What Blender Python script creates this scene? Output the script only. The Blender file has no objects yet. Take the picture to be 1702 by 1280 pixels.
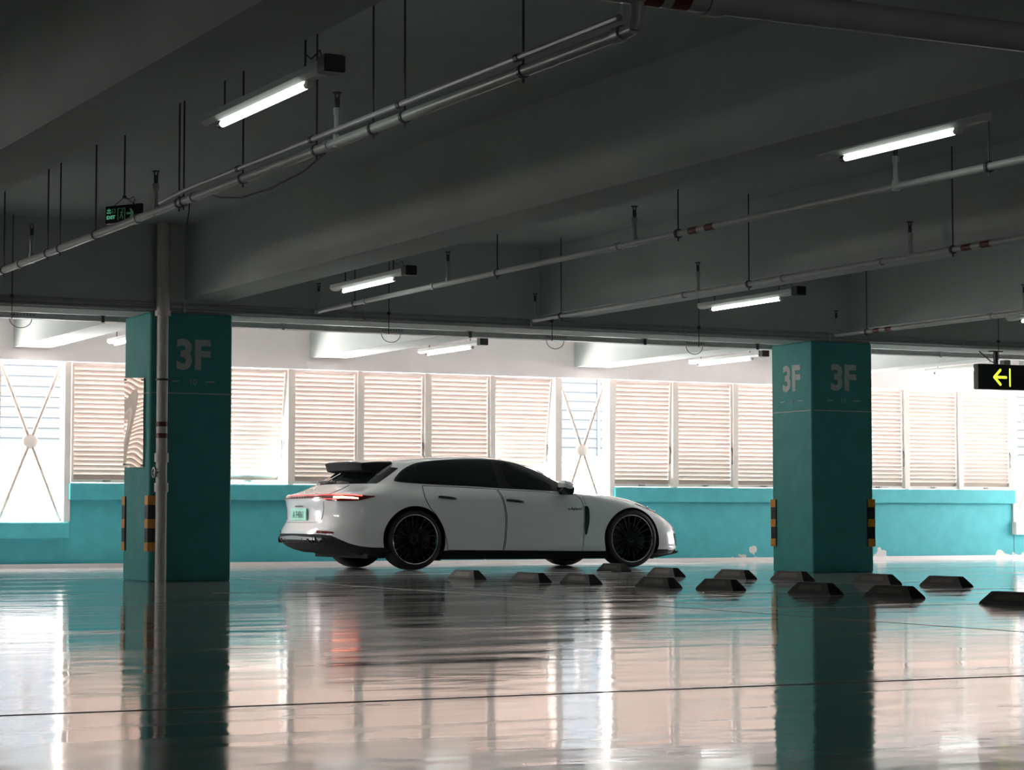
import bpy, bmesh, math, random
from mathutils import Vector, Matrix
from mathutils.geometry import delaunay_2d_cdt

random.seed(7)
scene = bpy.context.scene
COL = scene.collection

# ------------------------------------------------------------ camera
cam_data = bpy.data.cameras.new('camera')
cam_data.sensor_width = 36.0
cam_data.lens = 36.0 * 3723.4 / 1702.0
cam_data.clip_end = 500
cam = bpy.data.objects.new('camera', cam_data)
COL.objects.link(cam)
cam.location = (0, 0, 0.6)
cam.rotation_euler = (math.pi / 2 + 0.0598, 0, -0.4765)
scene.camera = cam

# ------------------------------------------------------------ world (bright overcast sky) and exposure
SKY = 45.0
world = bpy.data.worlds.new('overcast_sky')
scene.world = world
world.use_nodes = True
bg = world.node_tree.nodes['Background']
bg.inputs['Color'].default_value = (1.0, 0.935, 0.93, 1)
bg.inputs['Strength'].default_value = SKY
scene.view_settings.view_transform = 'Standard'
scene.view_settings.look = 'None'
scene.view_settings.exposure = 0.0
scene.view_settings.gamma = 1.0
scene.view_settings.use_curve_mapping = False
scene.cycles.max_bounces = 10
scene.cycles.diffuse_bounces = 6
scene.cycles.glossy_bounces = 5
scene.cycles.sample_clamp_indirect = 12.0

# portals: they emit nothing, they only tell the renderer where the sky comes in
def portal(x0, x1, y, z0, z1):
    d = bpy.data.lights.new('sky_portal', 'AREA')
    d.shape = 'RECTANGLE'
    d.size, d.size_y = x1 - x0, z1 - z0
    d.cycles.is_portal = True
    o = bpy.data.objects.new('sky_portal', d)
    COL.objects.link(o)
    o.location = ((x0 + x1) / 2, y, (z0 + z1) / 2)
    o.rotation_euler = (-math.pi / 2, 0, 0)
for a, b, z0 in ((3.9, 6.95, 1.0), (6.95, 7.83, .55), (7.83, 14.75, 1.0), (14.75, 15.6, .55), (15.6, 22.75, 1.0), (22.75, 23.8, .55)):
    portal(a, b, 27.62, z0, 2.62)
def portal_side(x, y0, y1, z0, z1, rz):
    d = bpy.data.lights.new('sky_portal', 'AREA'); d.shape = 'RECTANGLE'; d.size, d.size_y = y1 - y0, z1 - z0; d.cycles.is_portal = True
    o = bpy.data.objects.new('sky_portal', d); COL.objects.link(o)
    o.location = (x, (y0 + y1) / 2, (z0 + z1) / 2); o.rotation_euler = (math.pi / 2, 0, rz)
SIDE_L, SIDE_R, REAR = -6.0, 26.5, -9.0
ADDED_WIN_L = [(22.6, 24.0), (24.6, 26.4)]                              # unseen window strips added in the left end wall (along y) for brightness
ADDED_WIN_R = [(22.0, 24.0), (24.4, 26.4)]  # unseen strips added in the right end wall to brighten the back bay
ADDED_WIN_B = [(6.0, 7.2)]                                                # unseen opening added in the wall behind the camera (along x) as ambient fill
portal_side(SIDE_L - .15, 22.6, 26.4, 1.75, 2.45, -math.pi / 2)
portal_side(SIDE_R + .15, 22.0, 26.4, 1.2, 2.3, math.pi / 2)
for a, b in ADDED_WIN_B:
    d = bpy.data.lights.new('sky_portal', 'AREA'); d.shape = 'RECTANGLE'; d.size, d.size_y = b - a, .6; d.cycles.is_portal = True
    o = bpy.data.objects.new('sky_portal', d); COL.objects.link(o); o.location = ((a + b) / 2, REAR - .15, 1.9); o.rotation_euler = (math.pi / 2, 0, 0)

# ------------------------------------------------------------ materials
MATS = {}
def mat(name, color, rough=0.5, metal=0.0, var=0.0, scale=4.0, bump=0.0, bscale=40.0, emit=None, estr=0.0, stretch=None, spec=None, coat=0.0):
    if name in MATS: return MATS[name]
    m = bpy.data.materials.new(name); m.use_nodes = True
    nt = m.node_tree; b = nt.nodes['Principled BSDF']
    b.inputs['Base Color'].default_value = (*color, 1)
    b.inputs['Roughness'].default_value = rough
    b.inputs['Metallic'].default_value = metal
    if spec is not None: b.inputs['Specular IOR Level'].default_value = spec
    if coat: b.inputs['Coat Weight'].default_value = coat; b.inputs['Coat Roughness'].default_value = .03
    tc = nt.nodes.new('ShaderNodeTexCoord')
    src = tc.outputs['Object']
    if stretch:
        mp = nt.nodes.new('ShaderNodeMapping'); mp.inputs['Scale'].default_value = stretch
        nt.links.new(src, mp.inputs['Vector']); src = mp.outputs['Vector']
    if var:
        n = nt.nodes.new('ShaderNodeTexNoise'); n.inputs['Scale'].default_value = scale; n.inputs['Detail'].default_value = 5
        nt.links.new(src, n.inputs['Vector'])
        r = nt.nodes.new('ShaderNodeValToRGB')
        r.color_ramp.elements[0].position = .3; r.color_ramp.elements[1].position = .7
        r.color_ramp.elements[0].color = (*[c * (1 - var) for c in color], 1)
        r.color_ramp.elements[1].color = (*[min(1, c * (1 + var)) for c in color], 1)
        nt.links.new(n.outputs['Fac'], r.inputs['Fac']); nt.links.new(r.outputs['Color'], b.inputs['Base Color'])
    if bump:
        n2 = nt.nodes.new('ShaderNodeTexNoise'); n2.inputs['Scale'].default_value = bscale; n2.inputs['Detail'].default_value = 3
        nt.links.new(src, n2.inputs['Vector'])
        bp = nt.nodes.new('ShaderNodeBump'); bp.inputs['Strength'].default_value = bump; bp.inputs['Distance'].default_value = .01
        nt.links.new(n2.outputs['Fac'], bp.inputs['Height']); nt.links.new(bp.outputs['Normal'], b.inputs['Normal'])
    if emit:
        b.inputs['Emission Color'].default_value = (*emit, 1); b.inputs['Emission Strength'].default_value = estr
    MATS[name] = m
    return m

def floor_material():
    m = bpy.data.materials.new('epoxy_floor'); m.use_nodes = True
    nt = m.node_tree; b = nt.nodes['Principled BSDF']; L = nt.links.new
    tc = nt.nodes.new('ShaderNodeTexCoord')
    # colour: pale grey epoxy with faint scuffs along the driving direction
    mp = nt.nodes.new('ShaderNodeMapping'); mp.inputs['Scale'].default_value = (.35, 2.2, 1)
    L(tc.outputs['Object'], mp.inputs['Vector'])
    n = nt.nodes.new('ShaderNodeTexNoise'); n.inputs['Scale'].default_value = 1.3; n.inputs['Detail'].default_value = 6
    L(mp.outputs['Vector'], n.inputs['Vector'])
    r = nt.nodes.new('ShaderNodeValToRGB')
    r.color_ramp.elements[0].position = .32; r.color_ramp.elements[0].color = (.42, .43, .43, 1)
    r.color_ramp.elements[1].position = .68; r.color_ramp.elements[1].color = (.54, .55, .55, 1)
    L(n.outputs['Fac'], r.inputs['Fac']); L(r.outputs['Color'], b.inputs['Base Color'])
    # gloss: worn streaks are a little duller
    rr = nt.nodes.new('ShaderNodeMapRange'); rr.inputs['From Min'].default_value = .35; rr.inputs['From Max'].default_value = .75
    rr.inputs['To Min'].default_value = .04; rr.inputs['To Max'].default_value = .17
    L(n.outputs['Fac'], rr.inputs['Value']); L(rr.outputs['Result'], b.inputs['Roughness'])
    b.inputs['IOR'].default_value = 1.6
    # trowel waves
    mp2 = nt.nodes.new('ShaderNodeMapping'); mp2.inputs['Scale'].default_value = (1.0, 1.6, 1)
    L(tc.outputs['Object'], mp2.inputs['Vector'])
    n2 = nt.nodes.new('ShaderNodeTexNoise'); n2.inputs['Scale'].default_value = 2.2; n2.inputs['Detail'].default_value = 2
    L(mp2.outputs['Vector'], n2.inputs['Vector'])
    bp = nt.nodes.new('ShaderNodeBump'); bp.inputs['Strength'].default_value = .10; bp.inputs['Distance'].default_value = .02
    L(n2.outputs['Fac'], bp.inputs['Height']); L(bp.outputs['Normal'], b.inputs['Normal'])
    return m

def paint_material(name, color, under, amount, low):
    """wall paint with flaked spots that show the plaster, most of them at the foot of the wall"""
    m = bpy.data.materials.new(name); m.use_nodes = True
    nt = m.node_tree; b = nt.nodes['Principled BSDF']; L = nt.links.new
    tc = nt.nodes.new('ShaderNodeTexCoord')
    n = nt.nodes.new('ShaderNodeTexNoise'); n.inputs['Scale'].default_value = 1.7; n.inputs['Detail'].default_value = 8
    L(tc.outputs['Object'], n.inputs['Vector'])
    sep = nt.nodes.new('ShaderNodeSeparateXYZ'); L(tc.outputs['Object'], sep.inputs['Vector'])
    mr = nt.nodes.new('ShaderNodeMapRange'); mr.inputs['From Min'].default_value = 0; mr.inputs['From Max'].default_value = low
    mr.inputs['To Min'].default_value = .18; mr.inputs['To Max'].default_value = 0
    L(sep.outputs['Z'], mr.inputs['Value'])
    ad = nt.nodes.new('ShaderNodeMath'); ad.operation = 'ADD'; L(n.outputs['Fac'], ad.inputs[0]); L(mr.outputs['Result'], ad.inputs[1])
    mrx = nt.nodes.new('ShaderNodeMapRange'); mrx.inputs['From Min'].default_value = 17; mrx.inputs['From Max'].default_value = 23
    mrx.inputs['To Min'].default_value = 0; mrx.inputs['To Max'].default_value = .07
    L(sep.outputs['X'], mrx.inputs['Value'])
    ad0 = ad; ad = nt.nodes.new('ShaderNodeMath'); ad.operation = 'ADD'; L(ad0.outputs[0], ad.inputs[0]); L(mrx.outputs['Result'], ad.inputs[1])
    gt = nt.nodes.new('ShaderNodeMapRange'); gt.inputs['From Min'].default_value = amount; gt.inputs['From Max'].default_value = amount + .01
    L(ad.outputs[0], gt.inputs['Value'])
    n3 = nt.nodes.new('ShaderNodeTexNoise'); n3.inputs['Scale'].default_value = 5; n3.inputs['Detail'].default_value = 6
    L(tc.outputs['Object'], n3.inputs['Vector'])
    r = nt.nodes.new('ShaderNodeValToRGB')
    r.color_ramp.elements[0].position = .3; r.color_ramp.elements[1].position = .7
    r.color_ramp.elements[0].color = (*[c * .9 for c in color], 1); r.color_ramp.elements[1].color = (*[c * 1.08 for c in color], 1)
    L(n3.outputs['Fac'], r.inputs['Fac'])
    mx = nt.nodes.new('ShaderNodeMix'); mx.data_type = 'RGBA'
    L(gt.outputs['Result'], mx.inputs['Factor']); L(r.outputs['Color'], mx.inputs['A']); mx.inputs['B'].default_value = (*under, 1)
    L(mx.outputs['Result'], b.inputs['Base Color'])
    b.inputs['Roughness'].default_value = .6; b.inputs['Specular IOR Level'].default_value = .3
    bp = nt.nodes.new('ShaderNodeBump'); bp.inputs['Strength'].default_value = .15; bp.inputs['Distance'].default_value = .01
    L(n3.outputs['Fac'], bp.inputs['Height']); L(bp.outputs['Normal'], b.inputs['Normal'])
    MATS[name] = m
    return m

def slat_material():
    """thin cream louvre blade: scatters light back and lets some through"""
    m = bpy.data.materials.new('louvre_translucent'); m.use_nodes = True
    nt = m.node_tree; L = nt.links.new
    out = nt.nodes['Material Output']; b = nt.nodes['Principled BSDF']
    b.inputs['Roughness'].default_value = .4
    tc = nt.nodes.new('ShaderNodeTexCoord')
    n = nt.nodes.new('ShaderNodeTexNoise'); n.inputs['Scale'].default_value = 3; n.inputs['Detail'].default_value = 4
    L(tc.outputs['Object'], n.inputs['Vector'])
    r = nt.nodes.new('ShaderNodeValToRGB')
    r.color_ramp.elements[0].color = (.43, .37, .335, 1); r.color_ramp.elements[1].color = (.50, .44, .40, 1)
    L(n.outputs['Fac'], r.inputs['Fac']); L(r.outputs['Color'], b.inputs['Base Color'])
    t = nt.nodes.new('ShaderNodeBsdfTranslucent'); t.inputs['Color'].default_value = (.50, .43, .39, 1)  # translucency added to metal blades for a backlit glow
    mx = nt.nodes.new('ShaderNodeMixShader'); mx.inputs['Fac'].default_value = .12
    L(b.outputs['BSDF'], mx.inputs[1]); L(t.outputs['BSDF'], mx.inputs[2]); L(mx.outputs['Shader'], out.inputs['Surface'])
    return m

M_FLOOR = floor_material()
M_CONC = mat('painted_concrete', (.47, .51, .49), .8, var=.06, scale=1.5, bump=.12, bscale=8)
M_TEAL = paint_material('teal_paint', (.082, .43, .475), (.72, .66, .64), .79, .35)
M_COLT = paint_material('teal_column_paint', (.05, .29, .27), (.55, .58, .56), .90, .5)
M_WHITE = mat('white_plaster', (.94, .85, .845), .7, var=.04, scale=1.2, bump=.05, bscale=6)
M_CREAM = mat('cream_frame', (.84, .76, .71), .45, var=.05, scale=3)
M_SLAT = slat_material()
M_GALV = mat('galvanised_steel', (.36, .38, .375), .42, .35, var=.12, scale=9)
M_PIPE = mat('grey_painted_pipe', (.36, .385, .365), .35, var=.08, scale=6)
M_ROD = mat('dark_rod', (.06, .065, .065), .5, .6, var=.1)
M_BLACK = mat('black_plastic', (.012, .012, .013), .4, var=.15, scale=20)
M_RUB = mat('dark_rubber', (.014, .013, .012), .72, var=.25, scale=14, bump=.2, bscale=60)
M_STOP = mat('worn_rubber_stop', (.014, .0125, .0105), .7, var=.35, scale=9, bump=.2, bscale=60)
M_RED = mat('dark_red_band', (.10, .012, .011), .45, var=.1)
M_YEL = mat('amber_reflector', (.62, .27, .025), .35, var=.2, scale=25)
M_LETT = mat('faded_white_lettering', (.42, .48, .46), .6, var=.12, scale=12)
M_LINE = mat('faded_line_paint', (.70, .72, .72), .35, var=.15, scale=5)
M_JOINT = mat('dark_joint_filler', (.06, .06, .06), .5, var=.2, scale=8)
M_TUBE = mat('lit_tube', (.9, .9, .9), .4, emit=(.93, 1, .95), estr=9.0)
M_LAMPB = mat('lamp_housing', (.55, .56, .54), .45, var=.05)

# ------------------------------------------------------------ mesh helpers
class MB:
    def __init__(s): s.v = []; s.f = []; s.mi = []
    def add(s, vs, fs, mi=0):
        k = len(s.v); s.v += [tuple(p) for p in vs]; s.f += [tuple(i + k for i in f) for f in fs]; s.mi += [mi] * len(fs); return s
    def box(s, x0, x1, y0, y1, z0, z1, mi=0):
        return s.add([(x0, y0, z0), (x1, y0, z0), (x1, y1, z0), (x0, y1, z0), (x0, y0, z1), (x1, y0, z1), (x1, y1, z1), (x0, y1, z1)],
                     [(0, 3, 2, 1), (4, 5, 6, 7), (0, 1, 5, 4), (1, 2, 6, 5), (2, 3, 7, 6), (3, 0, 4, 7)], mi)
    def cbox(s, x0, x1, y0, y1, z0, z1, c=.01, mi=0):
        """box with chamfered vertical and top edges"""
        def ring(z, d):
            return [(x0 + c + d, y0 + d, z), (x1 - c - d, y0 + d, z), (x1 - d, y0 + c + d, z), (x1 - d, y1 - c - d, z),
                    (x1 - c - d, y1 - d, z), (x0 + c + d, y1 - d, z), (x0 + d, y1 - c - d, z), (x0 + d, y0 + c + d, z)]
        vs = ring(z0, c) + ring(z0 + c, 0) + ring(z1 - c, 0) + ring(z1, c)
        fs = [tuple(range(7, -1, -1)), tuple(range(24, 32))]
        for a in range(3):
            for i in range(8):
                j = (i + 1) % 8; fs.append((a * 8 + i, a * 8 + j, a * 8 + 8 + j, a * 8 + 8 + i))
        return s.add(vs, fs, mi)
    def tube(s, pts, r, n=10, cap=True, mi=0):
        pts = [Vector(p) for p in pts]; rs = r if isinstance(r, (list, tuple)) else [r] * len(pts)
        vs = []; fs = []
        for i, p in enumerate(pts):
            d = (pts[min(i + 1, len(pts) - 1)] - pts[max(i - 1, 0)]).normalized()
            a = d.cross(Vector((0, 0, 1)))
            if a.length < .05: a = d.cross(Vector((0, 1, 0)))
            a.normalize(); b = d.cross(a)
            for k in range(n):
                t = 2 * math.pi * k / n; vs.append(p + (a * math.cos(t) + b * math.sin(t)) * rs[i])
        for i in range(len(pts) - 1):
            for k in range(n):
                j = (k + 1) % n; fs.append((i * n + k, i * n + j, (i + 1) * n + j, (i + 1) * n + k))
        if cap: fs.append(tuple(range(n - 1, -1, -1))); fs.append(tuple(range((len(pts) - 1) * n, len(pts) * n)))
        return s.add(vs, fs, mi)
    def lathe(s, prof, axis='z', o=(0, 0, 0), n=32, mi=0):
        """prof: (radius, height along axis)"""
        vs = []; fs = []
        for r, h in prof:
            for k in range(n):
                t = 2 * math.pi * k / n; a, b = r * math.cos(t), r * math.sin(t)
                p = {'z': (a, b, h), 'y': (a, h, b), 'x': (h, a, b)}[axis]
                vs.append((p[0] + o[0], p[1] + o[1], p[2] + o[2]))
        for i in range(len(prof) - 1):
            for k in range(n):
                j = (k + 1) % n; fs.append((i * n + k, i * n + j, (i + 1) * n + j, (i + 1) * n + k))
        return s.add(vs, fs, mi)
    def prism(s, poly, plane, a0, a1, mi=0):
        """extrude a 2-D polygon; plane 'xz' runs along y, 'yz' along x, 'xy' along z"""
        def P(p, a): return {'xz': (p[0], a, p[1]), 'yz': (a, p[0], p[1]), 'xy': (p[0], p[1], a)}[plane]
        n = len(poly); vs = [P(p, a0) for p in poly] + [P(p, a1) for p in poly]
        fs = [tuple(range(n - 1, -1, -1)), tuple(range(n, 2 * n))] + [(i, (i + 1) % n, n + (i + 1) % n, n + i) for i in range(n)]
        return s.add(vs, fs, mi)
    def mesh(s, name, mats, o=(0, 0, 0), smooth=None):
        me = bpy.data.meshes.new(name)
        me.from_pydata([(a - o[0], b - o[1], c - o[2]) for a, b, c in s.v], [], s.f)
        for m in (mats if isinstance(mats, (list, tuple)) else [mats]): me.materials.append(m)
        if any(s.mi): me.polygons.foreach_set('material_index', s.mi)
        bm = bmesh.new(); bm.from_mesh(me); bmesh.ops.recalc_face_normals(bm, faces=bm.faces); bm.to_mesh(me); bm.free()
        if smooth is not None:
            me.shade_smooth(); me.set_sharp_from_angle(angle=math.radians(smooth))
        return me
    def build(s, name, mats, parent=None, smooth=None):
        o = origin(parent) if parent is not None else (0, 0, 0)
        return link(name, s.mesh(name, mats, o, smooth), parent)

def origin(ob):
    while ob.parent is not None: ob = ob.parent
    return ob.location
def link(name, data, parent=None, loc=None):
    ob = bpy.data.objects.new(name, data); COL.objects.link(ob)
    if parent is not None: ob.parent = parent
    if loc is not None: ob.location = loc
    return ob
def tag(ob, label=None, cat=None, group=None, kind=None):
    if label: ob['label'] = label
    if cat: ob['category'] = cat
    if group: ob['group'] = group
    if kind: ob['kind'] = kind
    return ob
def thing(name, loc, label, cat, group=None):
    return tag(link(name, None, None, loc), label, cat, group)
def copy_tree(ob, parent=None):
    c = ob.copy(); COL.objects.link(c); c.parent = parent
    for ch in ob.children: copy_tree(ch, c)
    return c
def text_mesh(s, size, bold=0.0, xs=1.0, depth=.002):
    cu = bpy.data.curves.new('lettering', 'FONT'); cu.body = s; cu.size = size; cu.offset = bold; cu.extrude = depth
    cu.align_x = 'CENTER'; cu.resolution_u = 4
    ob = bpy.data.objects.new('lettering', cu); COL.objects.link(ob)
    dg = bpy.context.evaluated_depsgraph_get(); dg.update()
    me = bpy.data.meshes.new_from_object(ob.evaluated_get(dg))
    bpy.data.objects.remove(ob); bpy.data.curves.remove(cu)
    if xs != 1.0: me.transform(Matrix.Diagonal((xs, 1, 1, 1)))
    return me

# ============================================================ THE SETTING
YW = 27.15; ZT = 2.58; ZS = 1.046; SLAB = 3.45; BB = 2.735
YC0, YC1 = 20.715, 21.51          # column row
X0, X1, YB = SIDE_L, SIDE_R, REAR

fl = tag(MB().box(X0, X1, YB, YW + .12, -.2, 0).build('floor', M_FLOOR), kind='structure')
def strip(pts, w, m, name, h=.0012):
    """flat strip on the floor along a polyline"""
    b = MB(); vs = []; fs = []
    for i, p in enumerate(pts):
        d = Vector(pts[min(i + 1, len(pts) - 1)]) - Vector(pts[max(i - 1, 0)]); d.normalize(); n = Vector((-d.y, d.x)) * (w / 2)
        for s in (-1, 1):
            for z in (-.002, h): vs.append((p[0] + s * n.x, p[1] + s * n.y, z))
    for i in range(len(pts) - 1):
        k = i * 4; fs += [(k + 1, k + 3, k + 7, k + 5), (k, k + 1, k + 5, k + 4), (k + 2, k + 6, k + 7, k + 3)]
    fs += [(0, 2, 3, 1), (len(vs) - 4, len(vs) - 3, len(vs) - 1, len(vs) - 2)]
    b.add(vs, fs); return b.build(name, m, fl)
def wander(a, b, n, amp):
    r = random.Random(round(a[0] * 97 + b[1] * 31)); out = []
    for i in range(n + 1):
        t = i / n; out.append((a[0] + (b[0] - a[0]) * t + r.uniform(-amp, amp), a[1] + (b[1] - a[1]) * t + r.uniform(-amp, amp)))
    return out
strip(wander((-6, 6.95), (22, 6.55), 40, .012), .022, M_JOINT, 'joint')
strip(wander((7.75, 3.0), (8.05, 14.2), 40, .012), .012, M_JOINT, 'joint')
strip([(8.0, 14.2), (8.02, 21.5)], .03, M_LINE, 'painted_line')
strip([(8.6, 13.1), (8.2, 16.6)], .03, M_LINE, 'painted_line')
strip([(6.2, 17.3), (14, 17.3)], .03, M_LINE, 'painted_line')
strip([(8.0, 15.3), (14, 15.3)], .03, M_LINE, 'painted_line')
strip([(8.1, 12.6), (16, 12.7)], .03, M_LINE, 'painted_line')
strip([(2, 22.3), (24, 22.3)], .05, M_LINE, 'painted_line')

ce = tag(MB().box(X0, X1, YB, YW + .4, SLAB, SLAB + .25).build('ceiling', M_CONC), kind='structure')
for a, b in ((-4.6, -4.15), (-.67, -.22), (3.27, 3.715), (7.13, 7.57), (11.04, 11.53), (14.99, 15.5), (18.95, 19.4), (22.85, 23.3)):
    MB().box(a, b, YB, YC0 + .04, BB, SLAB).build('beam', M_CONC, ce)
    MB().box(a, b, YC0 + .58, YW, BB - .03, SLAB).build('beam', M_CONC, ce)
MB().box(X0, X1, YC0 + .04, YC0 + .58, 2.595, SLAB).build('cross_beam', M_CONC, ce)

def pierced(name, lo, hi, holes, z0, z1, mk):
    """end wall with a row of unseen openings added for daylight; mk(a, b, z0, z1) adds one block of it"""
    m = MB(); mk(m, lo, hi, 0, z0); mk(m, lo, hi, z1, SLAB); e = lo
    for a, c in holes: mk(m, e, a, z0, z1); e = c
    mk(m, e, hi, z0, z1)
    return tag(m.build(name, M_CONC), kind='structure')
pierced('wall_left', YB, YW + .4, ADDED_WIN_L, 1.75, 2.45, lambda m, a, c, z0, z1: m.box(X0 - .2, X0, a, c, z0, z1))
pierced('wall_right', YB, YW + .4, ADDED_WIN_R, 1.2, 2.3, lambda m, a, c, z0, z1: m.box(X1, X1 + .2, a, c, z0, z1))
pierced('wall_rear', X0, X1, ADDED_WIN_B, 1.6, 2.2, lambda m, a, c, z0, z1: m.box(a, c, YB - .2, YB, z0, z1))

# ---- window wall: teal parapet, cream lintel and posts
OPEN = ((6.99, 7.79), (14.80, 15.56), (22.81, 23.75))
wb = tag(MB().box(X0, X1, YW, YW + .24, ZT, SLAB).build('wall_back', M_WHITE), kind='structure')
MB().box(X0, 3.88, YW, YW + .24, 0, ZT).box(24.0, X1, YW, YW + .24, 0, ZT).build('solid_bay', M_WHITE, wb)
segs = ((3.88, 6.93), (7.85, 14.74), (15.62, 22.74))
for a, b in segs:
    MB().box(a, b, YW + .05, YW + .24, 0, .84).build('parapet', M_TEAL, wb)
    MB().cbox(a, b, YW - .02, YW + .26, .836, ZS, .012).build('ledge', M_TEAL, wb)
for a, b in OPEN:
    MB().box(a - .06, b + .06, YW + .05, YW + .24, 0, .36).build('parapet', M_TEAL, wb)
    MB().cbox(a - .10, b + .06, YW - .05, YW + .26, .36, .565, .012).build('ledge', M_TEAL if a < 20 else M_WHITE, wb)
MB().box(3.88, 24.0, YW - .03, YW, .0, .05).build('skirting', M_WHITE, wb)
MB().box(3.88, 24.0, YW - .03, YW + .05, ZT - .03, ZT).build('lintel_strip', M_WHITE, wb)
for x0, x1, z0 in ((6.93, 6.99, .565), (7.79, 7.87, .565), (14.70, 14.80, .565), (15.56, 15.64, .565), (22.72, 22.81, .565), (23.75, 24.0, 0)):
    MB().box(x0, x1, YW + .02, YW + .22, z0, ZT - .03).build('post', M_CREAM, wb)
panels = []                                        # x0, x1 of every louvred panel
def bay(a, b, n):
    w = (b - a) / n
    for i in range(n):
        if i: MB().box(a + i * w - .036, a + i * w + .036, YW + .03, YW + .15, ZS, ZT - .03).build('mullion', M_CREAM, wb)
        panels.append((a + i * w + .04, a + (i + 1) * w - .04))
bay(3.95, 6.93, 3); bay(7.85, 14.72, 7); bay(15.62, 22.74, 7)

# ---- louvred panels, each hung from its top rail
ORD = ['first', 'second', 'third', 'fourth', 'fifth', 'sixth', 'seventh']
def slat_mesh(w):
    # thin blade, lower edge turned to the outside, with a small lip
    return MB().prism([(-.022, .030), (-.017, .034), (.026, -.028), (.026, -.034), (.020, -.034)], 'yz', -w / 2, w / 2).mesh('slat', M_SLAT)
SM = {}
PH = ZT - .035 - (ZS + .012)
tilt = {5: .165, 9: .16, 10: .04, 12: .015, 7: .012}
NS = 24
for i, (a, b) in enumerate(panels):
    w = b - a; k = round(w, 3)
    if i < 3: lab = 'cream louvred window panel left of the leftmost cross-braced opening, %s of three from the left' % ORD[i]
    elif i < 10: lab = 'cream louvred window panel, %s to the right of the left cross-braced opening%s' % (ORD[i - 3], ', pushed open at the foot' if i in (5, 9) else '')
    else: lab = 'cream louvred window panel, %s to the right of the cross-braced opening behind the car bonnet' % ORD[i - 10]
    r = thing('louvred_window', ((a + b) / 2, YW + .085, ZT - .035), lab, 'window', 'louvred window panels along the back wall')
    r.rotation_euler = (tilt.get(i, 0), 0, 0)
    if k not in SM:
        fr = MB()
        for s in (-1, 1): fr.box(s * w / 2 - (0 if s < 0 else .03), s * w / 2 + (.03 if s < 0 else 0), -.03, .03, -PH, 0)
        fr.box(-w / 2, w / 2, -.03, .03, -.03, 0).box(-w / 2, w / 2, -.03, .03, -PH, -PH + .035)
        SM[k] = (slat_mesh(w - .062), fr.mesh('frame', M_CREAM), MB().box(-.05, .05, -.045, -.03, -PH + .005, -PH + .028).box(-.012, .012, -.075, -.045, -PH + .008, -PH + .022).mesh('latch', M_GALV),
                 MB().tube([(w / 2 - .014, -.032, -PH * .62), (w / 2 - .014, -.05, -PH * .66), (w / 2 - .014, -.045, -PH * .78)], .007, 6).mesh('stay', M_ROD))
    sm, fm, lm, st = SM[k]
    link('frame', fm, r)
    for j in range(NS):
        s = link('slat', sm, r, (0, 0, -.03 - (j + .5) * (PH - .065) / NS))
        s.rotation_euler = (random.uniform(-.03, .03), random.uniform(-.002, .002), 0)
    link('latch', lm, r)
    if i in (3, 5, 7, 9, 10, 11, 14, 16): link('stay_arm', st, r)

# ---- cross braces in the three open bays
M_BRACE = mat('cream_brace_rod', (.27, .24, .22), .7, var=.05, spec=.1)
for (a, b), lab in zip(OPEN, ('cream cross brace with round centre disc in the leftmost opening', 'cream cross brace with round centre disc behind the car windscreen', 'cream cross brace in the opening at the far right')):
    cx = (a + b) / 2; y = YW + .13
    r = thing('cross_brace', (cx, y, .565), lab, 'brace', 'cross braces in the wall openings')
    zc = 1.558
    for sx, z in ((-1, ZT - .035), (1, ZT - .035), (-1, .575), (1, .575)):
        e = Vector((cx + sx * (b - a) / 2 * .97, y, z)); c = Vector((cx, y, zc)); d = (c - e)
        MB().tube([e, c - d.normalized() * .07], .022, 8).tube([e + d * .27, e + d * .31], .026, 8).build('brace_rod', M_BRACE, r)
    MB().lathe([(0, -.02), (.085, -.02), (.095, -.012), (.095, .012), (.085, .02), (0, .02)], 'y', (cx, y, zc), 28).build('disc', M_CREAM, r, 40)

# ---- outside: two neighbouring buildings across the street
M_FAC = mat('pale_blue_cladding', (.042, .0485, .052), .8, var=.05, scale=.2, spec=0)
M_FAC2 = mat('white_render', (.065, .065, .065), .8, var=.03, scale=.3, spec=0)
M_LEDGE = mat('facade_ledge', (.039, .045, .048), .8, var=.05, scale=.3, spec=0)
r = thing('office_block', (30, 66, -9), 'pale blue office block with thin floor ledges, seen through the wall openings', 'building')
MB().box(-5, 90, 66, 74, -9, 16).build('facade', M_FAC, r)
for i in range(44):
    MB().box(-5, 90, 65.96, 66, 2.4 + i * .31, 2.42 + i * .31).build('ledge', M_LEDGE, r)
for i in range(16):
    MB().box(-4 + i * 5.9, -3.9 + i * 5.9, 65.95, 66, -9, 16).build('fin', M_FAC, r)
r = thing('white_building', (30, 56, -9), 'low white building in front of the pale blue block outside', 'building')
MB().box(-8, 86, 56, 60, -9, 2.25).build('wall', M_FAC2, r)
MB().cbox(-8.1, 86.1, 55.8, 60.1, 2.25, 2.4, .03).build('coping', M_FAC2, r)

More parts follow.
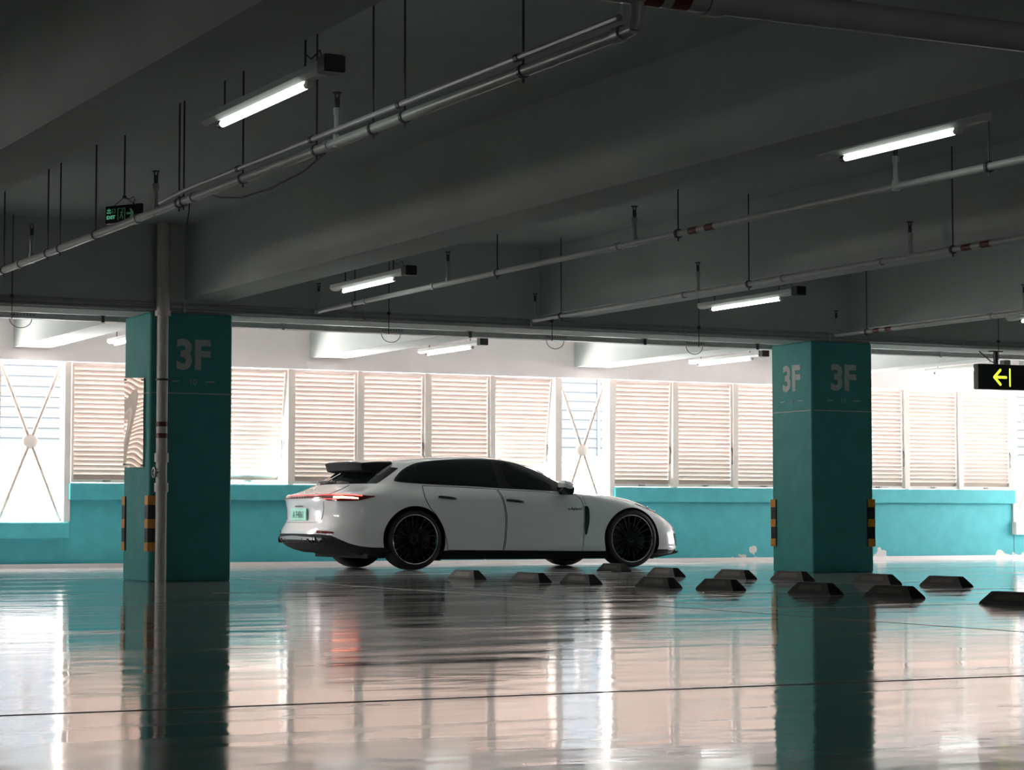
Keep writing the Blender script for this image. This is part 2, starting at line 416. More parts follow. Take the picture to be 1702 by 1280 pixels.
# ============================================================ COLUMNS
def column(x0, x1, label, left_text, num):
    y0, y1 = YC0, YC1
    r = thing('column', ((x0 + x1) / 2, (y0 + y1) / 2, 0), label, 'column', 'teal concrete columns')
    o = r.location
    MB().cbox(x0, x1, y0, y1, 0, 2.595, .012).build('shaft', M_COLT, r)
    MB().box(x0 + .02, x1 - .02, y0 - .002, y0, 1.812, 1.822).build('stripe', M_LETT, r)
    MB().box(x0 - .002, x0, y0 + .02, y1 - .02, 1.812, 1.822).build('stripe', M_LETT, r)
    def letters(s, size, cx, z, face, bold, xs):
        me = text_mesh(s, size, bold, xs)
        me.materials.clear(); me.materials.append(M_LETT)
        ob = link('lettering', me, r)
        if face == 'y': ob.rotation_euler = (math.pi / 2, 0, 0); ob.location = (cx - o.x, y0 - .0015 - o.y, z)
        else: ob.rotation_euler = (math.pi / 2, 0, -math.pi / 2); ob.location = (x0 - .0015 - o.x, cx - o.y, z)
    fx = x0 + .43
    letters('3F', .395, fx, 2.06, 'y', .014, .93)
    letters(num, .085, fx, 1.90, 'y', 0, 1)
    for s in (-1, 1): MB().box(fx + s * .18 - .045, fx + s * .18 + .045, y0 - .002, y0, 1.928, 1.938).build('dash', M_LETT, r)
    if left_text:
        fy = (y0 + y1) / 2
        letters('3F', .395, fy, 2.06, 'x', .014, .93)
        letters(num, .085, fy, 1.90, 'x', 0, 1)
        for s in (-1, 1): MB().box(x0 - .002, x0, fy + s * .18 - .045, fy + s * .18 + .045, 1.928, 1.938).build('dash', M_LETT, r)
    return r
def guard(r, x, y, sx, sy):
    """L-shaped rubber corner guard with three amber bands; sx, sy point out of the corner"""
    t, w = .014, .085
    def ell(tt, e):
        def q(a, b): return (x + sx * a, y + sy * b)
        return [q(e + tt, e + tt), q(-w, e + tt), q(-w, e), q(0, e), q(0, 0), q(e, -0), q(e, -w), q(e + tt, -w)]
    g = MB()
    def L(z0, z1, t0, t1):
        b = MB()
        xa, xb = sorted((x - sx * w, x + sx * t1)); ya, yb = sorted((y + sy * t0, y + sy * t1)); b.box(xa, xb, ya, yb, z0, z1)
        xa, xb = sorted((x + sx * t0, x + sx * t1)); ya, yb = sorted((y - sy * w, y + sy * t0)); b.box(xa, xb, ya, yb, z0, z1)
        return b
    p = L(.29, .825, .0, t).build('corner_guard', M_BLACK, r)
    for z in (.29, .513, .737): L(z, z + .088, t, t + .002).build('reflective_band', M_YEL, p)
c1 = column(6.773, 7.606, 'teal column marked 3F with a white riser pipe in front, left of the car', False, '10')
guard(c1, 6.773, YC0, -1, -1); guard(c1, 6.773, YC1, -1, 1)
c2 = column(14.468, 15.30, 'teal column marked 3F on two faces, right of the car', True, '11')
guard(c2, 14.468, YC1, -1, 1); guard(c2, 15.30, YC0, 1, -1)
bx = thing('wall_box', (15.33, 20.95, 2.05), 'small grey bracketed box on the right side of the right column', 'box')
MB().cbox(15.302, 15.345, 20.9, 21.0, 2.04, 2.15, .004).build('box', M_GALV, bx)
MB().tube([(15.345, 20.95, 2.17), (15.40, 20.95, 2.17), (15.40, 20.95, 2.03), (15.345, 20.95, 2.03)], .005, 6).build('bracket', M_ROD, bx)

# polished sheet on the side of the left column
M_SHEET = mat('polished_sheet', (.80, .74, .70), .02, 1.0, var=.03)
b = MB(); nY, nZ = 14, 18; vs = []; fs = []
for j in range(nZ + 1):
    for i in range(nY + 1):
        y = 20.86 + .61 * i / nY; zt = 1.965 + .035 * i / nY; zb = 1.10 + .012 * i / nY
        vs.append((6.756 + .0008 * math.sin(i * .35 + j * .3) + .0010 * math.sin(j * .45 + i * .15), y, zb + (zt - zb) * j / nZ))
for j in range(nZ):
    for i in range(nY): k = j * (nY + 1) + i; fs.append((k, k + 1, k + nY + 2, k + nY + 1))
n = len(vs); vs += [(6.766, p[1], p[2]) for p in vs[:n]]; fs += [tuple(n + q for q in f) for f in fs[:]]
edge = [i for i in range(nY + 1)] + [j * (nY + 1) + nY for j in range(1, nZ + 1)] + [nZ * (nY + 1) + i for i in range(nY - 1, -1, -1)] + [j * (nY + 1) for j in range(nZ - 1, 0, -1)]
for a, c in zip(edge, edge[1:] + edge[:1]): fs.append((a, c, n + c, n + a))
b.add(vs, fs)
sh = thing('metal_sheet', (6.76, 21.16, 1.10), 'wavy polished metal sheet fixed to the side of the left column', 'sheet')
b.build('sheet', M_SHEET, sh, 40)
for y, z in ((20.89, 1.945), (20.89, 1.12), (21.44, 1.14), (21.44, 1.975)): MB().lathe([(0, 6.742), (.008, 6.742), (.008, 6.757)], 'x', (0, y, z), 8).build('screw', M_GALV, sh)

# ============================================================ PIPES AND SERVICES UNDER THE CEILING
def sprinkler(parent, x, y, z0, r):
    p = MB().tube([(x, y, z0), (x, y, z0 + .17)], .017, 8).tube([(x, y, z0 + .15), (x, y, z0 + .19)], .023, 8).tube([(x, y, z0 - r), (x, y, z0 + .045)], .024, 8).build('sprinkler', M_PIPE, parent, 40)
    MB().tube([(x, y, z0 + .19), (x, y, z0 + .215)], [.012, .016], 8).tube([(x - .011, y, z0 + .215), (x - .011, y, z0 + .272)], .0045, 5).tube([(x + .011, y, z0 + .215), (x + .011, y, z0 + .272)], .0045, 5) \
        .tube([(x, y, z0 + .215), (x, y, z0 + .25)], .006, 6).tube([(x, y, z0 + .27), (x, y, z0 + .277)], .026, 10).build('sprinkler_head', M_ROD, p)
def rod(parent, x, y, z0, top=SLAB, r=.006, z_low=None):
    MB().tube([(x, y, z0 - .055 if z_low is None else z_low), (x, y, top)], r, 6).build('hanger_rod', M_ROD, parent)
    MB().lathe([(.030, -.012), (.034, -.012), (.034, .012), (.030, .012)], 'y', (x, y, z0), 14).build('hanger_ring', M_ROD, parent)
def spipe(x, y0, y1, z, r, heads, rods, bands, joints, label, elbow=True):
    t = thing('sprinkler_pipe', (x, y1, z), label, 'pipe', 'sprinkler pipes under the ceiling')
    MB().tube([(x, y0, z), (x, y1, z)], r, 12).build('pipe_run', M_PIPE, t, 40)
    for y in heads: sprinkler(t, x, y, z, r)
    for y in rods: rod(t, x, y, z)
    for y in bands:
        MB().tube([(x, y, z), (x, y + .11, z)], r + .002, 12).build('red_band', M_RED, t, 40)
        MB().tube([(x, y - .22, z), (x, y - .11, z)], r + .002, 12).build('red_band', M_RED, t, 40)
    for y in joints:
        MB().tube([(x, y - .03, z), (x, y + .03, z)], r + .008, 12).build('coupling', M_GALV, t, 40)
    return t
p1 = spipe(4.72, 8.02, 19.6, 2.655, .028, [17.45, 14.35, 11.23], [18.3, 16.98, 16.64, 15.72, 13.87, 13.78, 12.69, 11.52, 10.74, 10.34, 9.03], [], [17.8, 14.75, 13.6, 11.35, 8.15], 'long white sprinkler pipe crossing above the left column')
MB().tube([(4.72, 8.02, 2.655), (4.72, 8.0, 2.70), (4.72, 8.0, 2.76)], .03, 12).build('elbow', M_PIPE, p1, 40)
spipe(8.43, 5.0, 20.55, 2.655, .024, [20.5, 17.55, 14.34, 11.15], [19.6, 16.6, 13.72, 10.26, 7.2], [13.45], [19.35, 17.85, 14.6], 'thin white sprinkler pipe running over the car roof, lamp lit at its far end')
spipe(10.80, 5.0, 20.42, 2.655, .024, [20.4, 17.24, 14.11], [19.84, 16.4, 13.58], [13.35], [17.5, 15.9, 14.5], 'sprinkler pipe along the beam edge in the middle, ending behind the bonnet side')
spipe(14.70, 9.0, 20.58, 2.655, .024, [20.56, 17.38], [19.99, 16.3], [19.75], [17.9], 'sprinkler pipe above the right column')
# thin conduit riding on the first pipe
cd = thing('conduit', (4.70, 14.0, 2.72), 'thin grey conduit strapped on top of the long left sprinkler pipe', 'conduit')
MB().tube([(4.69, 8.1, 2.715), (4.69, 13.6, 2.712), (4.70, 14.2, 2.695)], .016, 8).build('tube', M_GALV, cd, 40)
for y in (9.03, 10.34, 11.52, 12.69): MB().tube([(4.69, y - .02, 2.714), (4.69, y + .02, 2.714)], .020, 8).build('strap', M_ROD, cd, 40)
cb = thing('loose_cable', (4.75, 12.3, 2.63), 'loose black cable sagging below the long left sprinkler pipe', 'cable')
MB().tube([(4.74, 11.45, 2.63), (4.75, 11.8, 2.575), (4.75, 12.3, 2.545), (4.75, 12.8, 2.553), (4.75, 13.15, 2.60), (4.74, 13.3, 2.63)], .006, 6).build('cable', M_ROD, cb, 60)
MB().tube([(4.75, 13.75, 2.64), (4.75, 13.76, 2.58), (4.75, 13.80, 2.50)], .005, 6).build('cable_end', M_ROD, cb, 60)

# large fire main near the camera
fm = thing('fire_main_pipe', (5.4, 8.0, 2.75), 'large pale pipe with red bands at the top right', 'pipe')
MB().tube([(3.72, 8.0, 2.818), (7.13, 8.0, 2.818)], .066, 24).build('pipe_run', M_PIPE, fm, 40)
for a in (4.74, 4.875): MB().tube([(a, 8.0, 2.818), (a + .085, 8.0, 2.818)], .068, 24).build('red_band', M_RED, fm, 40)
MB().lathe([(.066, 5.05), (.078, 5.05), (.078, 5.13), (.066, 5.13)], 'x', (0, 8.0, 2.818), 24).build('coupling', M_PIPE, fm, 40)
MB().tube([(5.09, 7.99, 2.89), (5.09, 7.99, SLAB)], .008, 6).build('hanger_rod', M_ROD, fm)

# riser at the left column
M_RISE = mat('stained_white_pipe', (.52, .50, .46), .45, var=.22, scale=3, stretch=(6, 6, 1))
rp = thing('riser_pipe', (6.858, 20.60, 0), 'white vertical riser pipe in front of the left column', 'pipe')
MB().tube([(6.858, 20.60, 0), (6.858, 20.60, 2.56)], .054, 20).tube([(6.858, 20.60, 2.56), (6.858, 20.60, SLAB)], .062, 20).build('pipe_run', M_RISE, rp, 40)
for z in (.86, 1.145): MB().tube([(6.858, 20.60, z), (6.858, 20.60, z + .085)], .068, 20).build('collar', M_RISE, rp, 40)
for z in (1.375, 1.485): MB().tube([(6.858, 20.60, z), (6.858, 20.60, z + .045)], .056, 20).build('red_band', M_RED, rp, 40)
MB().tube([(6.858, 20.60, 2.55), (6.858, 20.60, 2.60)], .075, 20).build('collar', M_RISE, rp, 40)
MB().lathe([(.040, -.012), (.052, -.012), (.052, .012), (.040, .012), (.040, -.012)], 'x', (6.775, 20.56, 1.045), 16).tube([(6.775, 20.56, 1.0), (6.775, 20.56, 1.09)], .006, 6).tube([(6.775, 20.52, 1.045), (6.775, 20.60, 1.045)], .006, 6) \
    .tube([(6.775, 20.56, 1.045), (6.83, 20.58, 1.045)], .012, 8).build('valve_wheel', M_GALV, rp, 40)
MB().lathe([(.055, 1.925), (.063, 1.925), (.063, 1.945), (.055, 1.945)], 'z', (6.858, 20.60, 0), 20).tube([(6.91, 20.60, 1.935), (6.97, 20.66, 1.935), (6.97, 20.715, 1.935)], .008, 6).build('clamp', M_ROD, rp, 40)

# conduits on the face of the cross beam, cable tray behind it
for z, r_, lab in ((2.685, .012, 'upper thin conduit along the face of the cross beam'), (2.625, .018, 'lower conduit along the bottom edge of the cross beam')):
    c = thing('beam_conduit', (12, YC0, z), lab, 'conduit')
    MB().tube([(-2, YC0 + .02, z), (26, YC0 + .02, z)], r_, 8).build('tube', M_GALV, c, 40)
    for i in range(14): MB().box(-.5 + i * 1.9, -.47 + i * 1.9, YC0 - .004, YC0 + .04, z - r_ - .004, z + r_ + .004).build('saddle', M_GALV, c)
ct = thing('cable_tray', (14, 21.72, 2.575), 'long grey cable tray hung behind the cross beam', 'cable tray')
MB().box(0, 26, 21.64, 21.645, 2.572, 2.622).box(0, 26, 21.775, 21.78, 2.572, 2.622).box(0, 26, 21.64, 21.78, 2.568, 2.573).build('tray', M_GALV, ct)
for u in (4.9, 6.58, 8.5, 10.66, 12.85, 14.36, 17.0, 18.6, 20.5):
    MB().box(u - .015, u + .015, 21.625, 21.64, 2.555, 2.66).box(u - .03, u + .03, 21.615, 21.64, 2.622, 2.645).tube([(u, 21.70, 2.57), (u, 21.70, SLAB)], .005, 6).build('bracket', M_ROD if u in (10.66, 12.85, 14.36, 6.58) else M_GALV, ct)
for u in (5.75, 9.72, 11.7, 13.5):
    MB().tube([(u + .11 * math.cos(math.pi * t / 10), 21.63, 2.56 - .09 * math.sin(math.pi * t / 10)) for t in range(11)], .004, 5).build('cable_loop', M_ROD, ct, 60)
    for k in range(8): MB().box(u - .1 + k * .032, u - .088 + k * .032, 21.632, 21.64, 2.592, 2.606).build('slot', M_ROD, ct)
for x, lab in ((5.42, 'thin dark wire hanging past the cross beam at far left'), (9.28, 'thin dark wire hanging past the cross beam above the car'), (11.16, 'short dark wire by the beam end above the bonnet'), (12.98, 'thin dark wire hanging past the cross beam left of the right column'), (17.12, 'thin dark wire above the yellow arrow sign')):
    w = thing('hanging_wire', (x, YC0 - .012, 2.45), lab, 'wire', 'wires hanging in front of the cross beam')
    MB().tube([(x, YC0 - .012, 2.47), (x + .002, YC0 - .012, SLAB if x != 11.16 else 2.735)], .0045, 5).build('wire', M_ROD, w)
    MB().box(x - .014, x + .014, YC0 - .02, YC0 + .0, 2.67, 2.70).build('clip', M_ROD, w)

# ---- tube lamps
def lamp(x, ya, yb, z, label, box=True):
    """tube from yb (near) to ya (far), housing a little longer"""
    L = thing('tube_lamp', (x, (ya + yb) / 2, z - .02), label, 'lamp', 'tube lamps under the ceiling')
    n0, f0 = yb - .26, ya + .22
    MB().prism([(x - .045, z + .075), (x + .045, z + .075), (x + .05, z + .04), (x + .022, z + .018), (x - .022, z + .018), (x - .05, z + .04)], 'xz', n0, f0).build('housing', M_LAMPB, L)
    MB().tube([(x, yb, z), (x, ya, z)], .018, 12).build('tube', M_TUBE, L, 60)
    for y, s in ((yb, -1), (ya, 1)):
        MB().tube([(x, y, z), (x, y + s * .045, z)], .0185, 10).box(x - .012, x + .012, min(y, y + s * .04), max(y, y + s * .04), z, z + .03).build('lamp_holder', M_BLACK if s > 0 else M_LAMPB, L)
    if box: MB().cbox(x - .055, x + .055, n0 - .10, n0, z + .005, z + .09, .006).build('junction_box', M_BLACK, L)
    for y in (n0 + .28, f0 - .25): MB().tube([(x, y, z + .075), (x, y, SLAB)], .006, 6).build('hanger_rod', M_ROD, L)
    MB().tube([(x, n0 + .05, z + .09), (x + .01, n0 + .12, z + .15), (x, n0 + .2, z + .12), (x, n0 + .28, z + .16)], .004, 5).build('lead', M_ROD, L, 60)
lamp(4.10, 11.34, 10.14, 2.725, 'lit tube lamp hanging at the upper left, nearest the camera')
lamp(7.86, 10.88, 9.85, 2.752, 'lit tube lamp hanging at the upper right', False)
lamp(8.02, 18.90, 17.78, 2.69, 'lit tube lamp above the rear of the car')
lamp(12.05, 18.95, 17.76, 2.70, 'lit tube lamp to the upper left of the right column')
lamp(12.05, 25.66, 24.43, 2.688, 'lit tube lamp in the bright back bay above the car')
lamp(16.2, 25.82, 24.57, 2.695, 'lit tube lamp in the bright back bay left of the right column')
lamp(8.05, 25.93, 24.75, 2.692, 'lit tube lamp in the back bay mostly behind the left column')
lamp(16.05, 19.0, 17.9, 2.745, 'lit tube lamp cut by the right edge of the picture')
lamp(20.2, 25.8, 24.6, 2.70, 'lit tube lamp in the back bay behind the arrow sign')

# ---- green exit sign
M_SIGNB = mat('sign_black', (.006, .008, .007), .3, var=.1)
M_GRN = mat('lit_green', (.02, .12, .06), .4, emit=(.22, .85, .48), estr=.38)
M_GRND = mat('dim_green', (.02, .08, .05), .4, emit=(.12, .40, .22), estr=.13)
def local(name, mb, m, root, rot_smooth=None):
    return link(name, mb.mesh(name, m, (0, 0, 0), rot_smooth), root)
ex = thing('exit_sign', (5.02, 16.0, 2.862), 'small black hanging sign with green EXIT lettering and arrow', 'sign')
ex.rotation_euler = (0, 0, -1.04)
W_, H_ = .178, .066
local('sign_box', MB().cbox(-W_, W_, -.012, .012, -H_, H_, .004), M_SIGNB, ex)
fy = -.0135
def gl(name, boxes, m):
    b = MB()
    for x0, x1, z0, z1 in boxes: b.box(x0 * 1.17, x1 * 1.17, fy, fy + .002, z0, z1)
    return local(name, b, m, ex)
gl('character', [(-.122, -.118, .012, .046), (-.133, -.107, .030, .033), (-.134, -.131, .030, .040), (-.109, -.106, .030, .040), (-.136, -.104, .010, .0135), (-.137, -.134, .010, .024), (-.106, -.103, .010, .024)], M_GRN)
gl('character', [(-.092, -.088, .010, .042), (-.070, -.066, .010, .042), (-.092, -.066, .039, .042), (-.092, -.066, .012, .015)], M_GRND)
me = text_mesh('EXIT', .036, .001, 1.15, .0008); me.materials.clear(); me.materials.append(M_GRN)
o_ = link('lettering', me, ex, (-.120, fy - .0005, -.032)); o_.rotation_euler = (math.pi / 2, 0, 0)
gl('door_frame', [(-.046, -.041, -.045, .044), (.012, .017, -.045, .044), (-.046, .017, .040, .044)], M_GRND)
rm = MB()
def limb(a, b, w):
    a, b = Vector(a), Vector(b); d = (b - a).normalized(); n = Vector((-d.y, d.x)) * w
    rm.prism([tuple(a + n), tuple(a - n), tuple(b - n), tuple(b + n)], 'xz', fy, fy + .002)
for a, b, w in (((-.012, .018), (-.018, -.008), .005), ((-.018, -.008), (-.002, -.020), .0035), ((-.002, -.020), (-.006, -.038), .003), ((-.018, -.008), (-.026, -.024), .0035), ((-.026, -.024), (-.036, -.030), .003), ((-.012, .016), (.002, .006), .0025), ((-.013, .016), (-.028, .010), .0025)): limb(a, b, w)
rm.prism([(-.008 + .006 * math.cos(t * .7854), .028 + .006 * math.sin(t * .7854)) for t in range(8)], 'xz', fy, fy + .002)
local('running_figure', rm, M_GRND, ex)
local('arrow', MB().prism([(.034, .008), (.034, -.008), (.078, -.008), (.062, -.034), (.080, -.034), (.106, 0), (.080, .034), (.062, .034), (.078, .008)], 'xz', fy, fy + .002), M_GRND, ex)
local('hanger', MB().tube([(0, 0, .13), (0, 0, SLAB - 2.862)], .007, 6).tube([(-.10, 0, H_), (0, 0, .125), (.10, 0, H_)], .003, 5).lathe([(0, .115), (.014, .115), (.014, .135), (0, .135)], 'z', (0, 0, 0), 10), M_ROD, ex)
local('lead', MB().tube([(.01, 0, .125), (.05, 0, .105), (.09, 0, .12), (.105, 0, .10), (.085, 0, H_)], .003, 5), M_ROD, ex)

# ---- black arrow sign hung under the cross beam
M_LIME = mat('lit_lime', (.4, .5, .02), .4, emit=(.80, 1.0, .06), estr=1.15)
sx0, sx1, sy = 17.02, 18.45, 21.0
sg = thing('arrow_sign', (17.7, sy, 2.135), 'black hanging box sign with a lime green left arrow', 'sign')
MB().cbox(sx0, sx1, sy - .05, sy + .05, 2.135, 2.437, .008).build('sign_box', M_SIGNB, sg)
MB().box(17.30, 17.34, sy - .02, sy + .02, 2.437, 2.585).box(17.24, 17.40, sy - .04, sy + .04, 2.585, 2.595).build('hanger', M_BLACK, sg)
MB().box(18.10, 18.14, sy - .02, sy + .02, 2.437, 2.585).box(18.04, 18.20, sy - .04, sy + .04, 2.585, 2.595).build('hanger', M_BLACK, sg)
fy2 = sy - .052
def bar(a, b, w, mb):
    a, b = Vector(a), Vector(b); d = (b - a).normalized(); n = Vector((-d.y, d.x)) * w
    th = math.atan2(d.y, d.x); pts = [tuple(a + n)]
    pts += [(a.x + w * math.cos(th + math.pi / 2 + math.pi * k / 6), a.y + w * math.sin(th + math.pi / 2 + math.pi * k / 6)) for k in range(1, 6)] + [tuple(a - n), tuple(b - n)]
    pts += [(b.x + w * math.cos(th - math.pi / 2 + math.pi * k / 6), b.y + w * math.sin(th - math.pi / 2 + math.pi * k / 6)) for k in range(1, 6)] + [tuple(b + n)]
    mb.prism(pts, 'xz', fy2, fy2 + .003)
ar = MB(); cz = 2.283
for a, b in (((17.255, cz), (17.43, cz)), ((17.255, cz), (17.345, cz + .085)), ((17.255, cz), (17.345, cz - .085))): bar(a, b, .0165, ar)
ar.build('arrow', M_LIME, sg)
bv = MB(); bar((17.49, cz - .10), (17.49, cz + .10), .011, bv); bv.build('divider', M_LIME, sg)
MB().tube([(17.33, sy - .02, 2.44), (17.22, sy - .03, 2.47), (17.13, sy - .03, 2.53), (17.07, sy, 2.59)], .007, 6).build('lead', M_ROD, sg, 60)

# ============================================================ WHEEL STOPS
STOPS = [(9.977, 19.876), (10.053, 18.650), (10.186, 17.921), (12.900, 22.034), (12.324, 19.937), (10.269, 16.663), (12.463, 18.807), (10.397, 15.855), (12.594, 17.999), (10.503, 14.617), (12.665, 16.715), (10.573, 13.667), (12.719, 15.757), (10.40, 12.06)]
SL = ['leftmost in the front row', 'second from the left in the front row', 'third from the left in the front row', 'brownish, against the front tyre of the car', 'just right of the front tyre in the back row', 'fourth from the left in the front row', 'second right of the front tyre in the back row', 'fifth from the left in the front row',
      'at the foot of the right column', 'sixth from the left in the front row', 'next to the last in the back row', 'last but one in the front row', 'last on the right in the back row', 'nearest the camera, cut by the right edge']
LS, WS, HS = .60, .13, .092
b = MB(); w0, w1, e = WS / 2, WS / 2 - .035, .10
vs = [(-w0, 0, 0), (w0, 0, 0), (w0, LS, 0), (-w0, LS, 0), (-w0, .015, .018), (w0, .015, .018), (w0, LS - .015, .018), (-w0, LS - .015, .018), (-w1, e, HS), (w1, e, HS), (w1, LS - e, HS), (-w1, LS - e, HS)]
b.add(vs, [(0, 3, 2, 1), (0, 1, 5, 4), (1, 2, 6, 5), (2, 3, 7, 6), (3, 0, 4, 7), (4, 5, 9, 8), (5, 6, 10, 9), (6, 7, 11, 10), (7, 4, 8, 11), (8, 9, 10, 11)])
stop_me = b.mesh('stop_body', M_STOP)
strip_me = MB().add([(-w0 - .001 + .008, .14, .035), (-w0 - .001 + .008, LS - .14, .035), (-w1 - .010, LS - .15, .073), (-w1 - .010, .15, .073),
                     (-w0 + .02, .14, .035), (-w0 + .02, LS - .14, .035), (-w1 + .004, LS - .15, .073), (-w1 + .004, .15, .073)], [(0, 1, 2, 3), (4, 7, 6, 5), (0, 4, 5, 1), (1, 5, 6, 2), (2, 6, 7, 3), (3, 7, 4, 0)]).mesh('faded_strip', mat('faded_yellow_strip', (.036, .030, .018), .6, var=.3, scale=18))
bolt_me = MB().lathe([(0, HS + .002), (.010, HS + .002), (.012, HS - .002)], 'z', (0, 0, 0), 8).mesh('bolt', M_ROD)
for (x, y), s in zip(STOPS, SL):
    r = thing('wheel_stop', (x - WS / 2, y, 0), 'black rubber wheel stop, ' + s, 'wheel stop', 'rubber wheel stops in two rows')
    r.rotation_euler = (0, 0, random.uniform(-.03, .03))
    link('stop_body', stop_me, r); link('reflective_strip', strip_me, r)
    for yy in (.17, LS - .17): link('bolt', bolt_me, r, (0, yy, 0))

# ============================================================ THE CAR
# local frame: x forward from the rear axle, y to the car's far side, z up
def mono(tab):
    xs=[a for a,_ in tab]; ys=[b for _,b in tab]; n=len(xs)
    d=[(ys[i+1]-ys[i])/(xs[i+1]-xs[i]) for i in range(n-1)]
    m=[d[0]]+[0 if d[i-1]*d[i]<=0 else 2*d[i-1]*d[i]/(d[i-1]+d[i]) for i in range(1,n-1)]+[d[-1]]
    def f(x):
        if x<=xs[0]: return ys[0]
        if x>=xs[-1]: return ys[-1]
        lo=0
        while xs[lo+1]<x: lo+=1
        h=xs[lo+1]-xs[lo]; t=(x-xs[lo])/h
        return ((1+2*t)*(1-t)**2*ys[lo]+t*(1-t)**2*h*m[lo]+t*t*(3-2*t)*ys[lo+1]+t*t*(t-1)*h*m[lo+1])
    return f
C_XR=mono([(.15,-.62),(.20,-.82),(.25,-1.0),(.30,-1.10),(.36,-1.15),(.42,-1.16),(.46,-1.155),(.52,-1.12),(.60,-1.075),(.70,-1.07),(.80,-1.085),(.85,-1.09),(.885,-1.06),(.92,-.96),(.96,-.87),(1.02,-.76),(1.10,-.62),(1.18,-.48),(1.25,-.35),(1.29,-.24),(1.32,-.10),(1.35,.15),(1.37,.42),(1.382,.64),(1.388,.78)])
C_XF=mono([(.15,3.66),(.19,3.84),(.3,3.875),(.45,3.87),(.52,3.82),(.58,3.74),(.64,3.63),(.70,3.52),(.76,3.40),(.82,3.24),(.86,3.09),(.89,2.92),(.915,2.68),(.94,2.45),(.97,2.37),(1.0,2.32),(1.05,2.25),(1.12,2.12),(1.2,1.97),(1.27,1.77),(1.32,1.56),(1.35,1.38),(1.37,1.20),(1.382,1.04),(1.388,.90)])
C_W=mono([(.15,.87),(.20,.935),(.27,.962),(.36,.958),(.46,.952),(.58,.962),(.68,.968),(.78,.962),(.86,.945),(.91,.918),(.95,.885),(.98,.862),(1.05,.825),(1.15,.77),(1.25,.705),(1.3,.665),(1.33,.61),(1.352,.53),(1.37,.43),(1.382,.31),(1.388,.2)])
C_LR=mono([(.15,.5),(.5,.55),(.85,.6),(.95,.75),(1.05,.85),(1.2,.8),(1.34,.7),(1.41,.4)])
C_LF=mono([(.15,.6),(.5,.8),(.8,.85),(.92,.9),(1.0,.75),(1.2,.6),(1.41,.4)])
C_NR=mono([(.15,2.5),(.6,2.7),(.9,2.8),(1.0,2.5),(1.4,2.2)])
C_NF=mono([(.15,2.6),(.5,2.7),(.8,3.1),(.92,2.8),(1.4,2.3)])
def c_par(z):
    xr,xf=C_XR(z),C_XF(z); h=.5*(xf-xr)
    return xr,xf,min(C_LR(z),.999*h),min(C_LF(z),.999*h),C_W(z),C_NR(z),C_NF(z)
def c_haunch(x,z):
    b=math.exp(-((z-.72)/.22)**2)
    return b*(.018*math.exp(-((x+.05)/.55)**2)+.012*math.exp(-((x-2.9)/.5)**2)-.012*math.exp(-((x-1.45)/.7)**2))
def c_pt(q,z):
    xr,xf,lr,lf,w,nr,nf=c_par(z)
    if q<1:
        p=max(q,0)*math.pi/2; x=xr+lr*(1-math.cos(p)**(2/nr)); y=w*math.sin(p)**(2/nr)
    elif q<=2: x=xr+lr+(q-1)*(xf-lf-xr-lr); y=w
    else:
        p=(min(q,3)-2)*math.pi/2; x=xf-lf*(1-max(math.sin(p),0)**(2/nf)); y=w*max(math.cos(p),0)**(2/nf)
    return x,y*(1+c_haunch(x,z)/max(w,.1)),z
def c_q(x,z):
    xr,xf,lr,lf,w,nr,nf=c_par(z)
    if x<=xr: return 0.
    if x>=xf: return 3.
    if x<xr+lr: return math.acos(max(0,1-(x-xr)/lr)**(nr/2))/(math.pi/2)
    if x<=xf-lf: return 1+(x-xr-lr)/max(xf-lf-xr-lr,1e-6)
    return 2+(2/math.pi)*math.asin(min(1.,max(0.,1-(xf-x)/lf)**(nf/2)))
def c_y(x,z): return c_pt(c_q(x,z),z)[1]

CAR_X, CAR_Y = 11.10, 24.93
car = thing('car', (CAR_X, CAR_Y, 0), 'white sporty estate car with dark windows parked between the two teal columns', 'car')
M_BODY = mat('white_car_paint', (.68, .68, .69), .18, coat=1.0, var=.01)
M_GLASS = mat('dark_tinted_glass', (.006, .009, .010), .03, spec=.12, var=.05)
M_GLOSS = mat('gloss_black_trim', (.008, .008, .009), .15, var=.1)
M_MATTE = mat('textured_black', (.010, .010, .011), .75, var=.15, scale=30, spec=.25)
M_GAP = mat('panel_gap', (.015, .015, .016), .7, var=.1)
M_TYRE = mat('tyre_rubber', (.010, .010, .010), .65, var=.15, scale=18)
M_RIM = mat('black_alloy', (.008, .008, .009), .22, .3, var=.1)
M_SILV = mat('polished_lip', (.62, .63, .63), .2, 1.0, var=.05)
M_DISC = mat('brake_steel', (.10, .10, .10), .35, .9, var=.1)
M_CAL = mat('dark_caliper', (.05, .055, .02), .4, var=.1)
M_CHR = mat('chrome', (.75, .75, .76), .12, 1.0, var=.03)
M_TAIL = mat('lit_tail_lamp', (.25, .01, .01), .15, emit=(1.0, .07, .055), estr=5.0)
M_TAILW = mat('lit_lamp_core', (.6, .2, .1), .2, emit=(1.0, .36, .20), estr=7.0)
M_TAILB = mat('dim_light_bar', (.45, .08, .09), .15, emit=(1.0, .12, .13), estr=.55)
M_TAILD = mat('dark_red_lens', (.10, .006, .008), .1, var=.1)
M_SKID = mat('grey_diffuser', (.33, .34, .37), .3, .4, var=.05)

